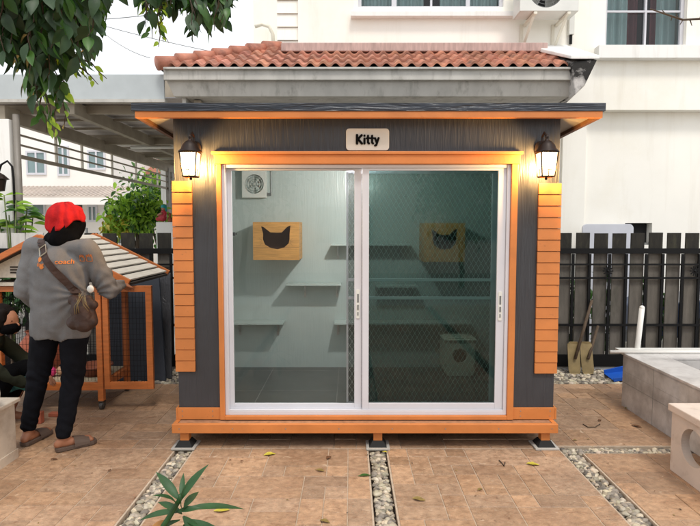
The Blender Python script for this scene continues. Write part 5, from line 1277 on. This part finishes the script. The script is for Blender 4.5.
# trousers
w=MB()
w.cap(J['lh']+Vector((0,0,-.02)),J['lk'],.100,.074); w.cap(J['rh']+Vector((0,0,-.02)),J['rk'],.100,.074); w.cap(J['lk'],J['lf']+Vector((0,0,.04)),.072,.052); w.cap(J['rk'],J['rf']+Vector((0,0,.04)),.072,.052)
w.cap(J['pel']+Vector((-.04,0,-.02)),J['pel']+Vector((.04,0,-.02)),.12,.12)
def tfold(co):
    k=0
    for kn in ('lk','rk'):
        dd=abs(co.z-J[kn].z); 
        if dd<.16: k+=.35*math.sin(co.z*80+co.x*40+3*math.sin(co.x*30))*(1-dd/.16)
    if co.z<.30: k+=.6*math.sin(co.z*105+co.x*30+2*math.sin(co.x*40))*(.30-co.z)/.2
    return k
blob(w,'trousers',M['jeans'],mn,.010,4,disp=.006,dscale=10,fold=tfold)
# slippers
for f,a in (('lf',R(80)),('rf',R(40))):
    q=J[f]; d=Vector((math.cos(a),math.sin(a),0)); n_=Vector((-d.y,d.x,0)); w=MB()
    out=[]
    for t,wd in ((-.055,.022),(-.045,.036),(0,.040),(.06,.040),(.13,.048),(.175,.044),(.20,.026)): out.append((t,wd))
    pts=[Vector((q.x,q.y,.003))+d*t+n_*wd for t,wd in out]+[Vector((q.x,q.y,.003))+d*t-n_*wd for t,wd in reversed(out)]
    w.prism(pts,(0,0,.026))
    w2=[]
    prev=None; rows=[]
    for i in range(9):
        an=math.pi*i/8; rows.append([Vector((q.x,q.y,.02))+d*t+n_*math.cos(an)*.052+Vector((0,0,math.sin(an)*hh)) for t,hh in ((.055,.062),(.10,.055),(.15,.042))])
    vs=[p for r_ in rows for p in r_]; w.add(vs,[(i*3+k,i*3+k+1,(i+1)*3+k+1,(i+1)*3+k) for i in range(8) for k in range(2)])
    sp=w.build('slipper',M['slide'],mn,bevel=.004,smooth=False)
# scarf & hood
hd=J['hd']
w=MB(); w.ball(hd+Vector((0,.0,.0)),.099,sc=(.98,1.0,1.08)); w.cap(hd+Vector((0,-.005,-.03)),J['nk']+Vector((0,-.01,-.02)),.098,.088); w.cap(hd+Vector((.07,.03,-.02)),J['nk']+Vector((.07,.01,-.01)),.05,.035); w.cap(J['nk']+Vector((-.06,-.01,-.02)),J['nk']+Vector((.06,-.01,-.02)),.055,.055)
blob(w,'hood',M['blackcloth'],mn,.008,4,disp=.005,dscale=14)
w=MB(); c=hd+Vector((.0,.0,.012)); vs=[]; nr_,ns=18,72
for i in range(nr_+1):
    for j in range(ns):
        t=2*math.pi*j/ns
        wob=.010*noise.noise(Vector((math.cos(t)*2.2,math.sin(t)*2.2,i*.25)))*min(1,i/4)
        back=max(0,math.cos(t+math.pi/2+.15)); edge=1.60+.62*back**1.5+.10*math.sin(t*5+.6)*back+.12*math.sin(t*3+1)
        a=edge*i/nr_; dn=max(0,a-math.pi/2); aa=min(a,math.pi/2); g_=(i/nr_)**1.3
        rr=.108+wob+g_*(0.019*abs(math.sin(t*5.5+.9*noise.noise(Vector((a*2,t,0)))))-.004)+.004*math.sin(t*2+1)
        z=math.cos(aa)*rr*1.06-dn*.125
        vs.append(c+Vector((math.sin(aa)*math.cos(t)*rr*.98,math.sin(aa)*math.sin(t)*rr*1.03,z)))
w.add(vs,[(i*ns+j,i*ns+(j+1)%ns,(i+1)*ns+(j+1)%ns,(i+1)*ns+j) for i in range(nr_) for j in range(ns)])
o=w.build('headscarf',M['red'],mn,smooth=True,recalc=True); md=o.modifiers.new('th','SOLIDIFY'); md.thickness=.005
# strap + bag
yb=J['ch'].y
from mathutils.bvhtree import BVHTree
sbm=bmesh.new(); sbm.from_mesh(sh.data); bvh=BVHTree.FromBMesh(sbm)
def onshirt(x,z,off):
    h=bvh.ray_cast(Vector((x,2.8,z)),Vector((0,1,0)))
    return Vector((x,(h[0].y if h[0] else 3.45)-off,z))
sp0=P(39,243,3.46); sp1=P(73,296,3.40); row=[]; n=14
for i in range(n+1):
    t=i/n; x=sp0.x+(sp1.x-sp0.x)*t; z=sp0.z+(sp1.z-sp0.z)*t; row.append(onshirt(x,z,.006))
ds=(sp1-sp0).normalized(); pr=Vector((ds.z,0,-ds.x)).normalized()
w=MB(); hw_=.021; vs=[]
for p in row:
    for k,off in ((-1,0),(1,0),(1,.004),(-1,.004)):
        q=p+pr*hw_*k; h=onshirt(q.x,q.z,.003+off); h.y=min(h.y,p.y+.012-off)
        vs.append(h)
w.add(vs,[(i*4+k,i*4+(k+1)%4,(i+1)*4+(k+1)%4,(i+1)*4+k) for i in range(n) for k in range(4)])
# over the shoulder to the front
e=row[0]; w.bar(e+Vector((.0,.0,.0)),Vector((e.x-.005,3.50,e.z+.022)),.042,.004); w.bar(Vector((e.x-.005,3.50,e.z+.022)),Vector((e.x+.03,3.62,e.z-.0)),.042,.004)
bag=thing('shoulder_bag','brown leather crossbody bag worn on the man\'s right hip','bag',P(82,332,3.40))
w.build('strap',M['leather'],bag)
w=MB(); q=row[1]; w.bar(q-pr*.026+Vector((0,-.006,0)),q+pr*.026+Vector((0,-.006,0)),.004,.006); q=row[3]; w.bar(q-pr*.026+Vector((0,-.006,0)),q+pr*.026+Vector((0,-.006,0)),.004,.006)
for k in (-1,1): w.bar(row[1]+pr*.026*k+Vector((0,-.006,0)),row[3]+pr*.026*k+Vector((0,-.006,0)),.004,.006)
w.build('buckle',M['brass'],bag)
w=MB(); a=P(73,299,3.385); c=P(82,312,3.385)
w.cap(P(73,300,3.40),P(92,305,3.42),.035,.035); w.cap(P(75,322,3.39),P(90,322,3.41),.05,.048); w.cap(P(80,308,3.385),P(84,324,3.385),.058,.055); w.cap(P(88,300,3.42),P(92,320,3.42),.032,.035)
def bf(co): return .8*math.sin(co.x*70+co.z*60)+.6*math.sin(co.z*120-co.x*50)*max(0,min(1,(co.z-1.05)/.08))
blob(w,'bag_body',M['leather'],bag,.007,4,disp=.0028,dscale=22,fold=bf)
w=MB(); rn=random.Random(8)
for k in range(9):
    a=P(76+rn.uniform(0,14),293+rn.uniform(0,6),3.325); b_=a+Vector((rn.uniform(-.04,.04),.0,-rn.uniform(.05,.12))); w.tube([a,a.lerp(b_,.5)+Vector((rn.uniform(-.015,.015),-.012,0)),b_],.0022,5)
w.build('lacing',M['spade'],bag,smooth=True)
w=MB(); w.ball(P(90.5,289,3.36),.022,sc=(1,.7,1.1)); w.build('charm',M['plastic_w'],bag,smooth=True)
# back print
t=text_mesh('back_print','coach',.042,M['print_'],mn,(0,0,0),offset=.0006,extrude=.0,wscale=1.0,space=1.0)
def drape(o,px,py,rotz=0,off=.004):
    c=P(px,py,3.42); vs=o.data.vertices
    bm=bmesh.new(); bm.from_mesh(o.data); bmesh.ops.triangulate(bm,faces=bm.faces); 
    for _ in range(1): bmesh.ops.subdivide_edges(bm,edges=[e for e in bm.edges if e.calc_length()>.012],cuts=1)
    bm.to_mesh(o.data); bm.free()
    for v in o.data.vertices:
        q=onshirt(c.x+v.co.x,c.z+v.co.z+rotz*v.co.x,off); v.co=q
drape(t,63.5,262)
t=text_mesh('back_print','dog',.040,M['print_'],mn,(0,0,0),offset=.0006,extrude=.0); drape(t,41,264.5)
w=MB()
for (px,py,r_) in ((40.2,259.2,.018),(42.8,266.8,.015)):
    cc=P(px,py,3.42); c2=P(64.5,261.5,3.42)
    w.prism(circ((cc.x-P(41,262,3.42).x,0,cc.z-P(41,262,3.42).z),r_,'y',16),(0,.0001,0))
o=w.build('back_print',M['print_'],mn); 
drape(o,41,262)
w=MB()
house=[(-.03,-.012),(.03,-.012),(.03,.014),(.022,.03),(.012,.012),(0,.032),(-.01,.014),(-.022,.028),(-.03,.012)]
for (ox,sc_) in ((0,1),(.045,1.1)):
    pts=[(a*sc_*.5+ox,0,b_*sc_) for a,b_ in house]
    for i in range(len(pts)): w.bar(pts[i],pts[(i+1)%len(pts)],.004,.0002,up=(0,1,0))
o=w.build('back_print',M['print_'],mn); drape(o,77,260)

# squatting woman at left edge
wm=thing('person','woman in olive jacket and black face mask crouching by the cage at the left edge','person',(-2.72,3.9,0))
K=dict(hd=(-2.60,3.95,.80),nk=(-2.68,3.95,.70),ch=(-2.80,3.95,.56),pel=(-2.86,3.95,.28),lk=(-2.50,4.03,.42),rk=(-2.52,3.86,.42),lf=(-2.66,4.05,.07),rf=(-2.68,3.85,.07),rs=(-2.74,3.80,.62),ls=(-2.74,4.10,.62),re=(-2.56,3.78,.46),le=(-2.55,4.12,.45),rw=(-2.44,3.90,.34),lw=(-2.42,4.08,.36))
K={k:Vector(v) for k,v in K.items()}
def limbs(w,f,body=True):
    w.cap(K['pel'],K['ch'],.12*f,.115*f); w.cap(K['ch'],K['nk']-Vector((0,0,.04)),.115*f,.06*f); w.cap(K['rs'],K['ls'],.05*f,.05*f)
w=MB(); limbs(w,1)
for a in 'lr':
    h=K['pel']+Vector((0,.09 if a=='l' else -.09,0)); w.cap(h,K[a+'k'],.075,.055); w.cap(K[a+'k'],K[a+'f'],.052,.035); w.cap(K[a+'s'],K[a+'e'],.042,.034); w.cap(K[a+'e'],K[a+'w'],.033,.024); w.cap(K[a+'f']-Vector((.03,0,.02)),K[a+'f']+Vector((.15,0,-.04)),.035,.024)
w.cap(K['nk']-Vector((.02,0,.05)),K['hd'],.045,.045); w.ball(K['hd']+Vector((.01,0,0)),.085,sc=(1.05,.9,1.18))
w.cap(K['hd']+Vector((.088,0,-.012)),K['hd']+Vector((.104,0,-.03)),.010,.013); w.ball(K['hd']+Vector((.07,0,-.07)),.03); w.ball(K['hd']+Vector((-.0,-.08,-.015)),.02,sc=(.8,.4,1.2))
hand(w,K['rw'],(.5,.1,-.35),(.3,0,1),s=.92); hand(w,K['lw'],(.5,.0,-.3),(.3,0,1),s=.92)
blob(w,'body',M['skin_l'],wm,.0075,4)
w=MB(); limbs(w,1.13)
for a in 'lr': w.cap(K[a+'s'],K[a+'e'],.060,.052); w.cap(K[a+'e'],K[a+'w'],.050,.038)
blob(w,'jacket',M['olive'],wm,.010,4,disp=.007,dscale=12)
w=MB()
for a in 'lr':
    h=K['pel']+Vector((0,.09 if a=='l' else -.09,0)); w.cap(h,K[a+'k'],.095,.07); w.cap(K[a+'k'],K[a+'f']+Vector((0,0,.05)),.066,.05)
w.cap(K['pel']+Vector((0,-.08,0)),K['pel']+Vector((0,.08,0)),.11,.11); blob(w,'trousers',M['blackcloth'],wm,.010,4,disp=.005,dscale=12)
w=MB(); h=K['hd']; w.ball(h+Vector((-.024,0,.022)),.102,sc=(1.0,.98,1.12)); w.cap(h+Vector((-.01,-.07,.05)),h+Vector((.005,-.078,-.03)),.03,.022); w.ball(h+Vector((-.09,0,.05)),.045); w.cap(h+Vector((.03,-.06,.07)),h+Vector((.045,-.075,.02)),.03,.012)
blob(w,'hair',M['hair'],wm,.008,3,disp=.003,dscale=30)
# hair must leave the face free
w=MB(); w.ball(h+Vector((.034,0,-.046)),.080,sc=(1.0,1.0,.72)); w.tube([h+Vector((.06,-.07,-.04)),h+Vector((.0,-.09,-.0))],.003,6); blob(w,'face_mask',M['blackcloth'],wm,.006,3)
w=MB()
for s in (-1,1): w.ball(h+Vector((.082,s*.040,.008)),.008,sc=(.6,1.0,.4))
w.build('eye',M['black'],wm,smooth=True)
w=MB(); a=P(19,385,3.95); w.cap(a+Vector((-.08,0,0)),a+Vector((.06,.02,.02)),.055,.045); w.cap(a+Vector((-.06,.04,.05)),a+Vector((.05,.02,-.03)),.04,.03)
o=blob(w,'cloth',M['teal_cloth'],None,.010,4,disp=.012,dscale=14); tag(o,'crumpled teal patterned cloth held by the crouching woman','cloth')

# ================================================================== WORLD, SUN, CAMERA
CLOUD=6.2
SUN_EL,SUN_AZ=R(60),R(165)   # azimuth measured clockwise from +Y
wd=bpy.data.worlds.new('World'); S.world=wd; wd.use_nodes=True; nt=wd.node_tree; N=nt.nodes; L=nt.links
bg=N['Background']; sky=N.new('ShaderNodeTexSky'); sky.sky_type='NISHITA'; sky.sun_disc=False; sky.sun_elevation=SUN_EL; sky.sun_rotation=SUN_AZ; sky.dust_density=3; sky.air_density=1
# Nishita sky under a bright, nearly even cloud layer
tcw=N.new('ShaderNodeTexCoord'); cn=N.new('ShaderNodeTexNoise'); cn.inputs['Scale'].default_value=1.6; cn.inputs['Detail'].default_value=6; L.new(tcw.outputs['Generated'],cn.inputs['Vector'])
cr_=N.new('ShaderNodeMapRange'); cr_.inputs['From Min'].default_value=.3; cr_.inputs['From Max'].default_value=.7; cr_.inputs['To Min'].default_value=.78; cr_.inputs['To Max'].default_value=.95; L.new(cn.outputs['Fac'],cr_.inputs['Value'])
mxw=N.new('ShaderNodeMix'); mxw.data_type='RGBA'; mxw.inputs['B'].default_value=(CLOUD*.985,CLOUD,CLOUD*1.02,1); L.new(cr_.outputs[0],mxw.inputs['Factor']); L.new(sky.outputs[0],mxw.inputs['A'])
L.new(mxw.outputs['Result'],bg.inputs['Color']); bg.inputs['Strength'].default_value=.15
sd=bpy.data.lights.new('sun','SUN'); sd.energy=1.2; sd.angle=R(12); sd.color=(1,.95,.87); so=bpy.data.objects.new('sun',sd); COL.objects.link(so)
dirv=Vector((math.sin(SUN_AZ)*math.cos(SUN_EL),math.cos(SUN_AZ)*math.cos(SUN_EL),math.sin(SUN_EL)))
so.rotation_euler=dirv.to_track_quat('Z','Y').to_euler()
cd=bpy.data.cameras.new('camera'); cd.sensor_width=36; cd.lens=F/700*36; cd.clip_start=.05; cd.clip_end=1500
co=bpy.data.objects.new('camera',cd); COL.objects.link(co); co.location=(0,0,CAMH); co.rotation_euler=(math.pi/2-PITCH,0,0); S.camera=co
S.render.engine='CYCLES'; S.render.resolution_x=1024; S.render.resolution_y=769
S.view_settings.view_transform='Standard'; S.view_settings.look='None'; S.view_settings.exposure=.52; S.view_settings.gamma=1
S.cycles.max_bounces=8; S.cycles.transparent_max_bounces=16
